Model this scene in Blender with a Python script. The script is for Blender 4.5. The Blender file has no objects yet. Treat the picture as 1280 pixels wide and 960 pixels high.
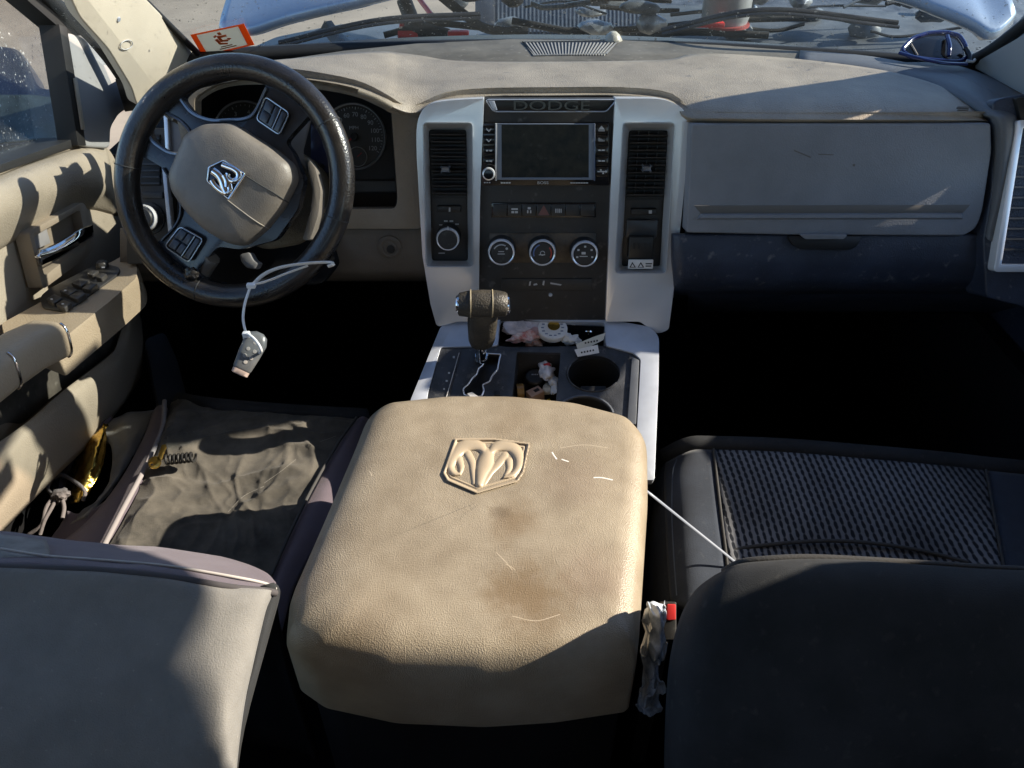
import bpy, bmesh, math, random
from mathutils import Vector, Matrix, noise, geometry
random.seed(7)
S = bpy.context.scene
COL = S.collection
PI = math.pi
# ---------------------------------------------------------------- camera model (used only to measure)
TILT = math.radians(38.0); F = 967.0
CAM = Vector((0, 0, 1.85))
cT, sT = math.cos(TILT), math.sin(TILT)
def ray(px, py):
    u = (px - 640) / F; v = (480 - py) / F
    return Vector((u, cT + v * sT, -sT + v * cT))
def at(px, py, t): return CAM + ray(px, py) * t
def on(px, py, pl):
    p0, n = pl; r = ray(px, py)
    return CAM + r * ((p0 - CAM).dot(n) / r.dot(n))
def face_cam(p0, n):
    n = n.normalized()
    return (p0, n if (CAM - p0).dot(n) > 0 else -n)
def rowplane(r1, t1, r2, t2):
    a = at(640, r1, t1); b = at(640, r2, t2)
    return face_cam(a, Vector((1, 0, 0)).cross(b - a))
def plane3(a, b, c):
    return face_cam(a, (b - a).cross(c - a))
def shift(pl, d): return (pl[0] + pl[1] * d, pl[1])
def zplane(z): return (Vector((0, 0, z)), Vector((0, 0, 1)))
def xplane(x): return face_cam(Vector((x, 0.8, 1.3)), Vector((1, 0, 0)))
# ---------------------------------------------------------------- materials
MATS = {}
def mat(name, col, rough=.5, metal=0., bump=0., bscale=400., btype='noise', var=0., vscale=6., spec=.5,
        col2=None, coat=0., stretch=None, dust=0., sheen=0., speck=0.):
    if name in MATS: return MATS[name]
    m = bpy.data.materials.new(name); m.use_nodes = True
    nt = m.node_tree; N = nt.nodes; L = nt.links
    b = N['Principled BSDF']
    b.inputs['Roughness'].default_value = rough; b.inputs['Metallic'].default_value = metal
    b.inputs['Specular IOR Level'].default_value = spec
    b.inputs['Coat Weight'].default_value = coat
    if sheen: b.inputs['Sheen Weight'].default_value = sheen
    tc = N.new('ShaderNodeTexCoord'); vec = tc.outputs['Object']
    if stretch:
        mp = N.new('ShaderNodeMapping'); mp.inputs['Scale'].default_value = stretch
        L.new(vec, mp.inputs['Vector']); vec = mp.outputs['Vector']
    c = (*col, 1); out = None
    if var or col2:
        n = N.new('ShaderNodeTexNoise'); n.inputs['Scale'].default_value = vscale
        n.inputs['Detail'].default_value = 7; n.inputs['Roughness'].default_value = .62
        L.new(vec, n.inputs['Vector'])
        r = N.new('ShaderNodeValToRGB'); r.color_ramp.elements[0].position = .32; r.color_ramp.elements[1].position = .68
        a2 = col2 or tuple(min(1, x * (1 + var)) for x in col)
        a1 = tuple(x * (1 - var) for x in col)
        r.color_ramp.elements[0].color = (*a1, 1); r.color_ramp.elements[1].color = (*a2, 1)
        L.new(n.outputs['Fac'], r.inputs['Fac']); out = r.outputs['Color']
        rm = N.new('ShaderNodeMapRange'); rm.inputs['To Min'].default_value = max(.03, rough - .08); rm.inputs['To Max'].default_value = min(1, rough + .1)
        L.new(n.outputs['Fac'], rm.inputs['Value']); L.new(rm.outputs['Result'], b.inputs['Roughness'])
    if dust or speck:
        n2 = N.new('ShaderNodeTexNoise'); n2.inputs['Scale'].default_value = 90 if not speck else 260; n2.inputs['Detail'].default_value = 4
        L.new(tc.outputs['Object'], n2.inputs['Vector'])
        r2 = N.new('ShaderNodeValToRGB'); r2.color_ramp.elements[0].position = .62 if not speck else .68; r2.color_ramp.elements[1].position = .8
        r2.color_ramp.elements[0].color = (0, 0, 0, 1); q = dust or speck; r2.color_ramp.elements[1].color = (q, q, q, 1)
        L.new(n2.outputs['Fac'], r2.inputs['Fac'])
        mx = N.new('ShaderNodeMix'); mx.data_type = 'RGBA'
        L.new(r2.outputs['Color'], mx.inputs[0])
        if out: L.new(out, mx.inputs[6])
        else: mx.inputs[6].default_value = c
        mx.inputs[7].default_value = (.5, .47, .42, 1); out = mx.outputs[2]
    if out: L.new(out, b.inputs['Base Color'])
    else: b.inputs['Base Color'].default_value = c
    if bump:
        if btype == 'voronoi':
            t = N.new('ShaderNodeTexVoronoi'); t.inputs['Scale'].default_value = bscale; o = t.outputs['Distance']
        elif btype == 'wave':
            t = N.new('ShaderNodeTexWave'); t.inputs['Scale'].default_value = bscale; o = t.outputs['Fac']
        else:
            t = N.new('ShaderNodeTexNoise'); t.inputs['Scale'].default_value = bscale; t.inputs['Detail'].default_value = 4; o = t.outputs['Fac']
        L.new(vec, t.inputs['Vector'])
        bp = N.new('ShaderNodeBump'); bp.inputs['Strength'].default_value = bump; bp.inputs['Distance'].default_value = .0012
        L.new(o, bp.inputs['Height']); L.new(bp.outputs['Normal'], b.inputs['Normal'])
    MATS[name] = m
    return m
BEIGE = mat('beige_grained_plastic', (.285, .235, .168), .38, bump=.36, bscale=820, btype='voronoi', var=.16, vscale=22, col2=(.33, .28, .208), speck=.05)
PADM = mat('dash_pad_vinyl', (.30, .25, .19), .5, bump=.5, bscale=520, btype='voronoi', var=.25, vscale=11, col2=(.37, .31, .24), dust=.05)
FACEB = mat('dash_face_taupe', (.24, .195, .145), .5, bump=.3, bscale=520, btype='voronoi', var=.2, vscale=10)
RINGM = mat('bright_ring', (.82, .82, .84), .25, metal=.45)
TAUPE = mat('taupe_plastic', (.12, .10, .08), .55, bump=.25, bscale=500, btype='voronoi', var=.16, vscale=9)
GLOVE = mat('glovebox_grey_plastic', (.19, .20, .222), .5, bump=.25, bscale=520, btype='voronoi', var=.14, vscale=9)
LEDGE = mat('ledge_dusty_plastic', (.12, .108, .09), .8, bump=.2, bscale=300, var=.3, vscale=18, dust=.35)
SLATE = mat('dark_slate_plastic', (.026, .034, .055), .45, bump=.3, bscale=450, btype='voronoi', var=.35, vscale=14, dust=.25)
BLACK = mat('black_satin_plastic', (.022, .022, .022), .42, bump=.12, bscale=500, var=.4, vscale=25, dust=.12)
FASC = mat('fascia_black_plastic', (.028, .026, .024), .5, bump=.12, bscale=600, var=.3, vscale=22, dust=.2)
GLOSS = mat('black_gloss', (.01, .01, .011), .12, var=.2)
VOID = mat('carpet_shade_black', (.008, .008, .009), .95, bump=.6, bscale=500, spec=.1)  # near-black carpet; the shade of footwells and gaps is put into the colour
DARK = mat('vent_black', (.012, .012, .012), .5)
SLAT = mat('vent_slat_black', (.03, .03, .03), .35)
SILVER = mat('silver_painted_plastic', (.85, .86, .88), .22, metal=.45, var=.05, vscale=8, bump=.03, bscale=900)
SILVERW = mat('worn_silver_plastic', (.50, .54, .61), .36, metal=.3, var=.12, vscale=14, dust=.25)
CHROME = mat('chrome', (.75, .75, .76), .1, metal=1.)
LEATHER = mat('black_wheel_leather', (.016, .015, .016), .28, bump=.25, bscale=380, btype='voronoi', var=.5, vscale=16, coat=.25, col2=(.038, .032, .028))
HUBM = mat('airbag_cover_taupe', (.19, .165, .14), .45, bump=.15, bscale=600, btype='voronoi', var=.15, vscale=22)
WHITE = mat('white_nylon', (.78, .78, .78), .4)
PAPER = mat('white_paper', (.75, .74, .72), .8, var=.08, vscale=60)
INK = mat('pale_ink', (.5, .5, .5), .6)
INKB = mat('black_ink', (.02, .02, .02), .6)
ORANGE = mat('orange_ink', (.72, .13, .03), .5, var=.1, vscale=60)
RED = mat('red_plastic', (.55, .03, .03), .4)
REDINK = mat('red_ink', (.5, .04, .035), .6)
GOLDF = mat('gold_foil', (.85, .55, .12), .22, metal=1., bump=.9, bscale=120, var=.2, vscale=60)
BRASS = mat('brass', (.75, .5, .12), .3, metal=1., bump=.1)
CARD = mat('tan_card', (.5, .33, .25), .7, var=.1, vscale=40)
FABG = mat('grey_seat_cloth', (.20, .195, .185), .95, bump=.5, bscale=900, var=.12, vscale=30, sheen=.15, spec=.2, speck=.35)
FABP = mat('purple_grey_cloth', (.115, .095, .115), .95, bump=.4, bscale=900, var=.1, vscale=25, sheen=.15, spec=.2)
FABC = mat('wrinkled_cover_cloth', (.06, .057, .05), .95, bump=.5, bscale=700, var=.25, vscale=22, sheen=.1, spec=.15, col2=(.12, .11, .093))
FABD = mat('dark_seat_cloth', (.026, .028, .031), .9, bump=.4, bscale=900, var=.35, vscale=12, sheen=.03, spec=.2, dust=.05)
FABS = mat('slate_seat_cloth', (.034, .042, .058), .9, bump=.4, bscale=900, var=.2, vscale=16, sheen=.1, spec=.2, dust=.06)
THREAD = mat('pale_thread', (.4, .38, .36), .9)
THREADD = mat('dark_thread', (.05, .05, .05), .9)
TRIMB = mat('door_beige_plastic', (.31, .265, .205), .5, bump=.3, bscale=450, btype='voronoi', var=.1, vscale=6)
PILLAR = mat('pillar_pale_cloth', (.62, .55, .44), .85, bump=.3, bscale=800, var=.05)
PILLARG = mat('pillar_shade_grey', (.27, .27, .27), .8, bump=.3, bscale=800, var=.06)  # right pillar trim with its shade in the grey; also the grey sail panel
RUBBER = mat('black_rubber', (.012, .012, .012), .6, bump=.1)
PAINT = mat('silver_blue_paint', (.30, .37, .46), .28, metal=.35, coat=.6, var=.05, vscale=3)
PAINTD = mat('deep_blue_paint', (.03, .05, .10), .25, metal=.3, coat=.6)
GUN = mat('engine_grey', (.06, .07, .085), .5, metal=.2, var=.4, vscale=20)
FRAMEB = mat('sunglass_blue', (.01, .015, .09), .15, coat=.5)
def weave():
    m = bpy.data.materials.new('woven_seat_insert'); m.use_nodes = True
    N = m.node_tree.nodes; L = m.node_tree.links; b = N['Principled BSDF']
    b.inputs['Roughness'].default_value = .9; b.inputs['Specular IOR Level'].default_value = .2
    tc = N.new('ShaderNodeTexCoord'); mp = N.new('ShaderNodeMapping')
    mp.inputs['Scale'].default_value = (1 / .0086, 1 / .0125, 1)
    nz = N.new('ShaderNodeTexNoise'); nz.inputs['Scale'].default_value = 160
    va = N.new('ShaderNodeVectorMath'); va.operation = 'MULTIPLY_ADD'; va.inputs[1].default_value = (.0022, .0022, 0)
    L.new(tc.outputs['Object'], nz.inputs['Vector']); L.new(nz.outputs['Color'], va.inputs[0]); L.new(tc.outputs['Object'], va.inputs[2])
    L.new(va.outputs[0], mp.inputs['Vector'])
    sx = N.new('ShaderNodeSeparateXYZ'); L.new(mp.outputs['Vector'], sx.inputs[0])
    def M(op, a, b=None):
        m_ = N.new('ShaderNodeMath'); m_.operation = op
        for k, q in enumerate((a, b)):
            if q is None: continue
            if isinstance(q, (int, float)): m_.inputs[k].default_value = q
            else: L.new(q, m_.inputs[k])
        return m_.outputs[0]
    colm = M('FLOOR', sx.outputs['X']); half = M('MULTIPLY', M('FLOORED_MODULO', colm, 2), .5)
    fx = M('MULTIPLY', M('SUBTRACT', M('FRACT', sx.outputs['X']), .5), 1.6)
    fy = M('MULTIPLY', M('SUBTRACT', M('FRACT', M('ADD', sx.outputs['Y'], half)), .5), .80)
    dd_ = M('SQRT', M('ADD', M('MULTIPLY', fx, fx), M('MULTIPLY', fy, fy)))
    rr_ = N.new('ShaderNodeMapRange'); rr_.interpolation_type = 'SMOOTHSTEP'; rr_.inputs['From Min'].default_value = .30; rr_.inputs['From Max'].default_value = .56
    L.new(dd_, rr_.inputs['Value'])
    cm = N.new('ShaderNodeMix'); cm.data_type = 'RGBA'; cm.inputs[6].default_value = (.018, .021, .028, 1); cm.inputs[7].default_value = (.19, .195, .21, 1)
    L.new(rr_.outputs[0], cm.inputs[0])
    n2 = N.new('ShaderNodeTexNoise'); n2.inputs['Scale'].default_value = 9; n2.inputs['Detail'].default_value = 6
    L.new(tc.outputs['Object'], n2.inputs['Vector'])
    mr = N.new('ShaderNodeMapRange'); mr.inputs['From Min'].default_value = .3; mr.inputs['From Max'].default_value = .7; mr.inputs['To Min'].default_value = .55; mr.inputs['To Max'].default_value = 1.15
    L.new(n2.outputs['Fac'], mr.inputs['Value'])
    mx = N.new('ShaderNodeMix'); mx.data_type = 'RGBA'; mx.blend_type = 'MULTIPLY'; mx.inputs[0].default_value = 1
    L.new(cm.outputs[2], mx.inputs[6]); L.new(mr.outputs['Result'], mx.inputs[7]); L.new(mx.outputs[2], b.inputs['Base Color'])
    bp = N.new('ShaderNodeBump'); bp.inputs['Strength'].default_value = .5; bp.inputs['Distance'].default_value = .001
    L.new(rr_.outputs[0], bp.inputs['Height']); L.new(bp.outputs['Normal'], b.inputs['Normal'])
    return m
WEAVE = weave()
def glass(name, tint, refl, dirt, dirtscale=40., speck=.5):
    m = bpy.data.materials.new(name); m.use_nodes = True
    nt = m.node_tree; N = nt.nodes; L = nt.links; N.clear()
    out = N.new('ShaderNodeOutputMaterial'); tr = N.new('ShaderNodeBsdfTransparent'); tr.inputs['Color'].default_value = (*tint, 1)
    gl = N.new('ShaderNodeBsdfGlossy'); gl.inputs['Roughness'].default_value = .03
    df = N.new('ShaderNodeBsdfDiffuse'); df.inputs['Color'].default_value = (.6, .62, .63, 1)
    fr = N.new('ShaderNodeFresnel'); fr.inputs['IOR'].default_value = 1.45
    ml = N.new('ShaderNodeMath'); ml.operation = 'MULTIPLY'; ml.inputs[1].default_value = refl
    L.new(fr.outputs[0], ml.inputs[0])
    m1 = N.new('ShaderNodeMixShader'); L.new(ml.outputs[0], m1.inputs[0]); L.new(tr.outputs[0], m1.inputs[1]); L.new(gl.outputs[0], m1.inputs[2])
    tc = N.new('ShaderNodeTexCoord')
    n1 = N.new('ShaderNodeTexNoise'); n1.inputs['Scale'].default_value = 7; n1.inputs['Detail'].default_value = 8; n1.inputs['Roughness'].default_value = .7
    n2 = N.new('ShaderNodeTexNoise'); n2.inputs['Scale'].default_value = dirtscale * 3.2; n2.inputs['Detail'].default_value = 3
    L.new(tc.outputs['Object'], n1.inputs['Vector']); L.new(tc.outputs['Object'], n2.inputs['Vector'])
    r1 = N.new('ShaderNodeMapRange'); r1.inputs['From Min'].default_value = .35; r1.inputs['From Max'].default_value = .75; r1.inputs['To Min'].default_value = dirt * .25; r1.inputs['To Max'].default_value = dirt
    r2 = N.new('ShaderNodeMapRange'); r2.inputs['From Min'].default_value = .645; r2.inputs['From Max'].default_value = .73; r2.inputs['To Max'].default_value = speck
    L.new(n1.outputs['Fac'], r1.inputs['Value']); L.new(n2.outputs['Fac'], r2.inputs['Value'])
    ad = N.new('ShaderNodeMath'); ad.operation = 'ADD'; ad.use_clamp = True
    L.new(r1.outputs[0], ad.inputs[0]); L.new(r2.outputs[0], ad.inputs[1])
    m2 = N.new('ShaderNodeMixShader'); L.new(ad.outputs[0], m2.inputs[0]); L.new(m1.outputs[0], m2.inputs[1]); L.new(df.outputs[0], m2.inputs[2])
    L.new(m2.outputs[0], out.inputs['Surface'])
    return m
WGLASS = glass('dusty_windshield_glass', (.72, .80, .85), .7, .24, 42, .8)
DGLASS = glass('door_glass', (.95, .97, .98), .5, .03, 60, .6)
CLEAR = glass('clear_film', (.75, .8, .86), 3.0, .6, 50, .35)
SCREEN = mat('dusty_dark_screen', (.008, .0075, .006), .3, var=.6, vscale=70, col2=(.028, .025, .016), dust=.07, spec=.3)
# ---------------------------------------------------------------- object helpers
def tag(o, label, cat, group=None):
    o['label'] = label; o['category'] = cat
    if group: o['group'] = group
    return o
def thing(name, label, cat, loc=(0, 0, 0), group=None):
    o = bpy.data.objects.new(name, None); COL.objects.link(o); o.empty_display_size = .05
    o.location = loc
    return tag(o, label, cat, group)
def rootloc(p):
    while p and p.parent: p = p.parent
    return Vector(p.location) if p else Vector((0, 0, 0))
def obj(name, bm, m, parent=None, smooth=True, angle=40, orient=False):
    if orient:
        for f in bm.faces:
            f.normal_update()
        tot = sum((CAM - f.calc_center_median()).dot(f.normal) * f.calc_area() for f in bm.faces)
        if tot < 0: bmesh.ops.reverse_faces(bm, faces=bm.faces[:])
    if parent is not None:
        bmesh.ops.translate(bm, vec=-rootloc(parent), verts=bm.verts[:])
    me = bpy.data.meshes.new(name); bm.to_mesh(me); bm.free()
    for mm in (m if isinstance(m, (list, tuple)) else [m]): me.materials.append(mm)
    if smooth:
        for p in me.polygons: p.use_smooth = True
        me.set_sharp_from_angle(angle=math.radians(angle))
    o = bpy.data.objects.new(name, me); COL.objects.link(o)
    if parent is not None: o.parent = parent
    return o
def top(o, base):       # put the origin of a single-mesh thing at its base
    b = Vector(base)
    o.data.transform(Matrix.Translation(-b)); o.location = b
    return o
def rpoly(pts, r=0, n=4):
    if not r: return [tuple(p) for p in pts]
    out = []; k = len(pts)
    for i in range(k):
        a = Vector(pts[i - 1][:2]); b = Vector(pts[i][:2]); c = Vector(pts[(i + 1) % k][:2])
        rr = pts[i][2] if len(pts[i]) > 2 else r
        d1 = min(rr, (a - b).length * .48); d2 = min(rr, (c - b).length * .48)
        p = b + (a - b).normalized() * d1; q = b + (c - b).normalized() * d2
        for j in range(n + 1):
            t = j / n
            v = p * (1 - t) ** 2 + b * 2 * t * (1 - t) + q * t * t
            out.append((v.x, v.y))
    return out
def ell(cx, cy, a, b, n=40, rot=0):
    o = []
    for i in range(n):
        th = 2 * PI * i / n
        x = a * math.cos(th); y = b * math.sin(th)
        o.append((cx + x * math.cos(rot) - y * math.sin(rot), cy + x * math.sin(rot) + y * math.cos(rot)))
    return o
def rect(x0, y0, x1, y1): return [(x0, y0), (x1, y0), (x1, y1), (x0, y1)]
def prism_bm(loops, n, th, bevel=0., segs=2, outer_only=False):
    """loops: 3-D outlines (first outer, rest holes) on one plane; front at the loops, th deep against n."""
    bm = bmesh.new()
    if len(loops) == 1:
        bm.faces.new([bm.verts.new(p) for p in loops[0]])
    else:
        x = n.orthogonal().normalized(); y = n.cross(x); o = Vector(loops[0][0])
        flat = [[Vector(((Vector(p) - o).dot(x), (Vector(p) - o).dot(y), 0)) for p in lp] for lp in loops]
        vs = [bm.verts.new(p) for lp in loops for p in lp]
        if outer_only: outv = set(vs[:len(loops[0])])
        for t in geometry.tessellate_polygon(flat):
            try: bm.faces.new([vs[k] for k in t])
            except ValueError: pass
    fs = bm.faces[:]
    bm.normal_update()
    for f in fs:
        if f.normal.dot(n) < 0: f.normal_flip()
    fr = bm.faces[:]
    r = bmesh.ops.extrude_face_region(bm, geom=fr, use_keep_orig=True)
    nv = [g for g in r['geom'] if isinstance(g, bmesh.types.BMVert)]
    bmesh.ops.translate(bm, vec=-n * th, verts=nv)
    bmesh.ops.recalc_face_normals(bm, faces=bm.faces[:])
    if bevel:
        bm.normal_update()
        p0 = Vector(loops[0][0])
        ed = [e for e in bm.edges if len(e.link_faces) == 2 and e.calc_face_angle(0) > .6
              and all(abs((v.co - p0).dot(n)) < 1e-4 for v in e.verts)]
        if outer_only and len(loops) > 1: ed = [e for e in ed if all(v in outv for v in e.verts)]
        try: bmesh.ops.bevel(bm, geom=ed, offset=bevel, segments=segs, profile=.5, affect='EDGES', clamp_overlap=True)
        except Exception as ex: print('bevel', ex)
    return bm
def plate(name, pts, pl, th, m, parent=None, lift=0., bevel=.0015, r=0, holes=(), n=4, segs=2, outer_only=False):
    p = shift(pl, lift)
    loops = [[on(x, y, p) for x, y in rpoly(pts, r, n)]]
    for h in holes: loops.append([on(x, y, p) for x, y in h])
    return obj(name, prism_bm(loops, p[1], th, bevel, segs, outer_only), m, parent)
def join_bm(bms):
    out = bmesh.new()
    for b in bms:
        me = bpy.data.meshes.new('tmp'); b.to_mesh(me); b.free()
        out.from_mesh(me); bpy.data.meshes.remove(me)
    return out
def plates(name, polys, pl, th, m, parent=None, lift=0., bevel=0., r=0):
    p = shift(pl, lift)
    return obj(name, join_bm([prism_bm([[on(x, y, p) for x, y in rpoly(q, r)]], p[1], th, bevel, 1) for q in polys]), m, parent)
def catmull(pts, n, closed=False):
    pts = [Vector(p) for p in pts]; k = len(pts); out = []
    if k == 2: return [pts[0].lerp(pts[1], i / n) for i in range(n + 1)]
    segs = k if closed else k - 1
    for i in range(segs):
        p1 = pts[i]; p2 = pts[(i + 1) % k]
        p0 = pts[i - 1] if (closed or i > 0) else p1 * 2 - p2
        p3 = pts[(i + 2) % k] if (closed or i + 2 < k) else p2 * 2 - p1
        for j in range(n):
            t = j / n
            out.append(.5 * ((2 * p1) + (p2 - p0) * t + (2 * p0 - 5 * p1 + 4 * p2 - p3) * t * t + (3 * p1 - p0 - 3 * p2 + p3) * t ** 3))
    if not closed: out.append(pts[-1])
    return out
def tube_bm(pts, rad, segs=8, closed=False, flat=1., up=None):
    bm = bmesh.new(); k = len(pts); rings = []
    pts = [Vector(p) for p in pts]
    prev = None
    for i, p in enumerate(pts):
        a = pts[i - 1] if (i > 0 or closed) else p; b = pts[(i + 1) % k] if (i < k - 1 or closed) else p
        d = (b - a).normalized()
        if up is not None: x = d.cross(up)
        elif prev is None: x = d.cross(Vector((0, 0, 1)) if abs(d.z) < .9 else Vector((1, 0, 0)))
        else: x = prev - d * prev.dot(d)
        if x.length < 1e-6: x = d.orthogonal()
        x.normalize(); prev = x; y = d.cross(x)
        rr = rad[i] if isinstance(rad, (list, tuple)) else rad
        rings.append([bm.verts.new(p + x * (rr * math.cos(2 * PI * j / segs)) + y * (rr * flat * math.sin(2 * PI * j / segs))) for j in range(segs)])
    rng = range(k) if closed else range(k - 1)
    for i in rng:
        A = rings[i]; B = rings[(i + 1) % k]
        for j in range(segs): bm.faces.new((A[j], A[(j + 1) % segs], B[(j + 1) % segs], B[j]))
    if not closed:
        bm.faces.new(rings[0][::-1]); bm.faces.new(rings[-1])
    bmesh.ops.recalc_face_normals(bm, faces=bm.faces[:])
    return bm
def tube(name, pts, rad, m, parent=None, **k): return obj(name, tube_bm(pts, rad, **k), m, parent, angle=60)
def lathe_bm(prof, c, axis, segs=32):
    axis = Vector(axis).normalized(); x = axis.orthogonal().normalized(); y = axis.cross(x); c = Vector(c)
    bm = bmesh.new(); rings = []
    for r, h in prof:
        if r < 1e-6: rings.append([bm.verts.new(c + axis * h)])
        else: rings.append([bm.verts.new(c + axis * h + (x * math.cos(2 * PI * j / segs) + y * math.sin(2 * PI * j / segs)) * r) for j in range(segs)])
    for A, B in zip(rings, rings[1:]):
        for j in range(segs):
            q = [A[j % len(A)], A[(j + 1) % len(A)], B[(j + 1) % len(B)], B[j % len(B)]]
            u = []
            for v in q:
                if v not in u: u.append(v)
            if len(u) > 2: bm.faces.new(u)
    bmesh.ops.recalc_face_normals(bm, faces=bm.faces[:])
    return bm
def lathe(name, prof, c, axis, m, parent=None, segs=32): return obj(name, lathe_bm(prof, c, axis, segs), m, parent, angle=35)
def loft_bm(rings, cap0=True, cap1=True, closed=True):
    bm = bmesh.new(); R = [[bm.verts.new(p) for p in r] for r in rings]
    k = len(R[0])
    for A, B in zip(R, R[1:]):
        for j in range(k if closed else k - 1):
            bm.faces.new((A[j], A[(j + 1) % k], B[(j + 1) % k], B[j]))
    if cap0: bm.faces.new(R[0][::-1])
    if cap1: bm.faces.new(R[-1])
    bmesh.ops.recalc_face_normals(bm, faces=bm.faces[:])
    return bm
def surf_pts(ctrl, nu=6, nv=6):
    rows = [catmull(r, nu) for r in ctrl]
    cols = [catmull([r[i] for r in rows], nv) for i in range(len(rows[0]))]
    return [[c[j] for c in cols] for j in range(len(cols[0]))]
def surf(name, ctrl, m, parent=None, nu=6, nv=6, th=.015, disp=None, angle=60):
    """smooth sheet through a control grid, th thick (away from the viewer side)"""
    g = surf_pts(ctrl, nu, nv)
    if disp: g = [[disp(p, i / (len(r) - 1), j / (len(g) - 1)) for i, p in enumerate(r)] for j, r in enumerate(g)]
    bm = bmesh.new(); V = [[bm.verts.new(p) for p in r] for r in g]
    for j in range(len(V) - 1):
        for i in range(len(V[0]) - 1):
            bm.faces.new((V[j][i], V[j][i + 1], V[j + 1][i + 1], V[j + 1][i]))
    o = obj(name, bm, m, parent, angle=angle, orient=True)
    if th:
        md = o.modifiers.new('thick', 'SOLIDIFY'); md.thickness = th; md.offset = -1
    return o
def box_bm(c, dx, dy, dz, bevel=0., axes=None):
    c = Vector(c); X, Y, Z = axes or (Vector((1, 0, 0)), Vector((0, 1, 0)), Vector((0, 0, 1)))
    bm = bmesh.new(); bmesh.ops.create_cube(bm, size=1)
    for v in bm.verts:
        v.co = c + X * v.co.x * dx + Y * v.co.y * dy + Z * v.co.z * dz
    if bevel: bmesh.ops.bevel(bm, geom=bm.edges[:], offset=bevel, segments=2, profile=.5, affect='EDGES')
    bmesh.ops.recalc_face_normals(bm, faces=bm.faces[:])
    return bm
def box(name, c, dx, dy, dz, m, parent=None, bevel=0., axes=None): return obj(name, box_bm(c, dx, dy, dz, bevel, axes), m, parent)
def text_bm(s, c, pl, size, th=.0008, xdir=Vector((1, 0, 0)), width=1.):
    cu = bpy.data.curves.new('t', 'FONT'); cu.body = s; cu.size = size; cu.extrude = th; cu.align_x = 'CENTER'; cu.align_y = 'CENTER'
    ob = bpy.data.objects.new('t', cu); COL.objects.link(ob)
    dg = bpy.context.evaluated_depsgraph_get()
    me = bpy.data.meshes.new_from_object(ob.evaluated_get(dg))
    bm = bmesh.new(); bm.from_mesh(me)
    bpy.data.objects.remove(ob); bpy.data.curves.remove(cu); bpy.data.meshes.remove(me)
    n = pl[1]; x = (xdir - n * xdir.dot(n)).normalized(); y = n.cross(x)
    for v in bm.verts: v.co = c + x * v.co.x * width + y * v.co.y + n * v.co.z
    return bm
def text(name, s, px, py, pl, size, m, parent, th=.0006, lift=.0008, xdir=Vector((1, 0, 0)), width=1.):
    p = shift(pl, lift)
    return obj(name, text_bm(s, on(px, py, p), p, size, th, xdir, width), m, parent, smooth=False)
def crumple_bm(c, sx, sy, sz, amp=.35, freq=60, seed=0, sub=3, sharp=True):
    bm = bmesh.new(); bmesh.ops.create_icosphere(bm, subdivisions=sub, radius=1)
    for v in bm.verts:
        p = v.co.copy()
        q = Vector((p.x * sx, p.y * sy, p.z * sz)) * freq + Vector((seed * 3.1, seed * 1.7, 0))
        k = 1 + amp * (noise.noise(q) + .6 * noise.noise(q * 2.3))
        v.co = Vector(c) + Vector((p.x * sx, p.y * sy, p.z * sz)) * k
    return bm
def crumple(name, c, sx, sy, sz, m, parent=None, **k): return obj(name, crumple_bm(c, sx, sy, sz, **k), m, parent, angle=25)
def stroke_bm(px_pts, pl, wpx, th, t=1.05, lift=0.):
    """a raised flat stroke following a pixel polyline on a plane"""
    p = shift(pl, lift)
    pts = [on(x, y, p) for x, y in px_pts]
    return tube_bm(catmull(pts, 5), wpx * t / F / 2, segs=8, flat=th, up=pl[1])

def translucent(name, col):
    m = bpy.data.materials.new(name); m.use_nodes = True
    N = m.node_tree.nodes; L = m.node_tree.links; N.clear()
    o = N.new('ShaderNodeOutputMaterial'); d = N.new('ShaderNodeBsdfDiffuse'); t = N.new('ShaderNodeBsdfTranslucent'); x = N.new('ShaderNodeMixShader')
    for q in (d, t): q.inputs['Color'].default_value = (*col, 1)
    x.inputs[0].default_value = .5; L.new(d.outputs[0], x.inputs[1]); L.new(t.outputs[0], x.inputs[2]); L.new(x.outputs[0], o.inputs['Surface'])
    return m

from mathutils.bvhtree import BVHTree
_bvh = {}
def hit(o, px, py, lift=0.):
    """the point of object o seen at a measured position"""
    if o.name not in _bvh:
        off = rootloc(o) if o.parent else Vector(o.location)
        _bvh[o.name] = BVHTree.FromPolygons([v.co + off for v in o.data.vertices], [tuple(p.vertices) for p in o.data.polygons])
    d = ray(px, py).normalized()
    h = _bvh[o.name].ray_cast(CAM, d)
    if h[0] is None: return None
    n = h[1] if h[1].dot(d) < 0 else -h[1]
    return h[0] + n * lift
def hits(o, pts, lift=0., n=6):
    c = catmull([Vector((x, y, 0)) for x, y in pts], n)
    return [q for q in (hit(o, v.x, v.y, lift) for v in c) if q is not None]

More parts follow.
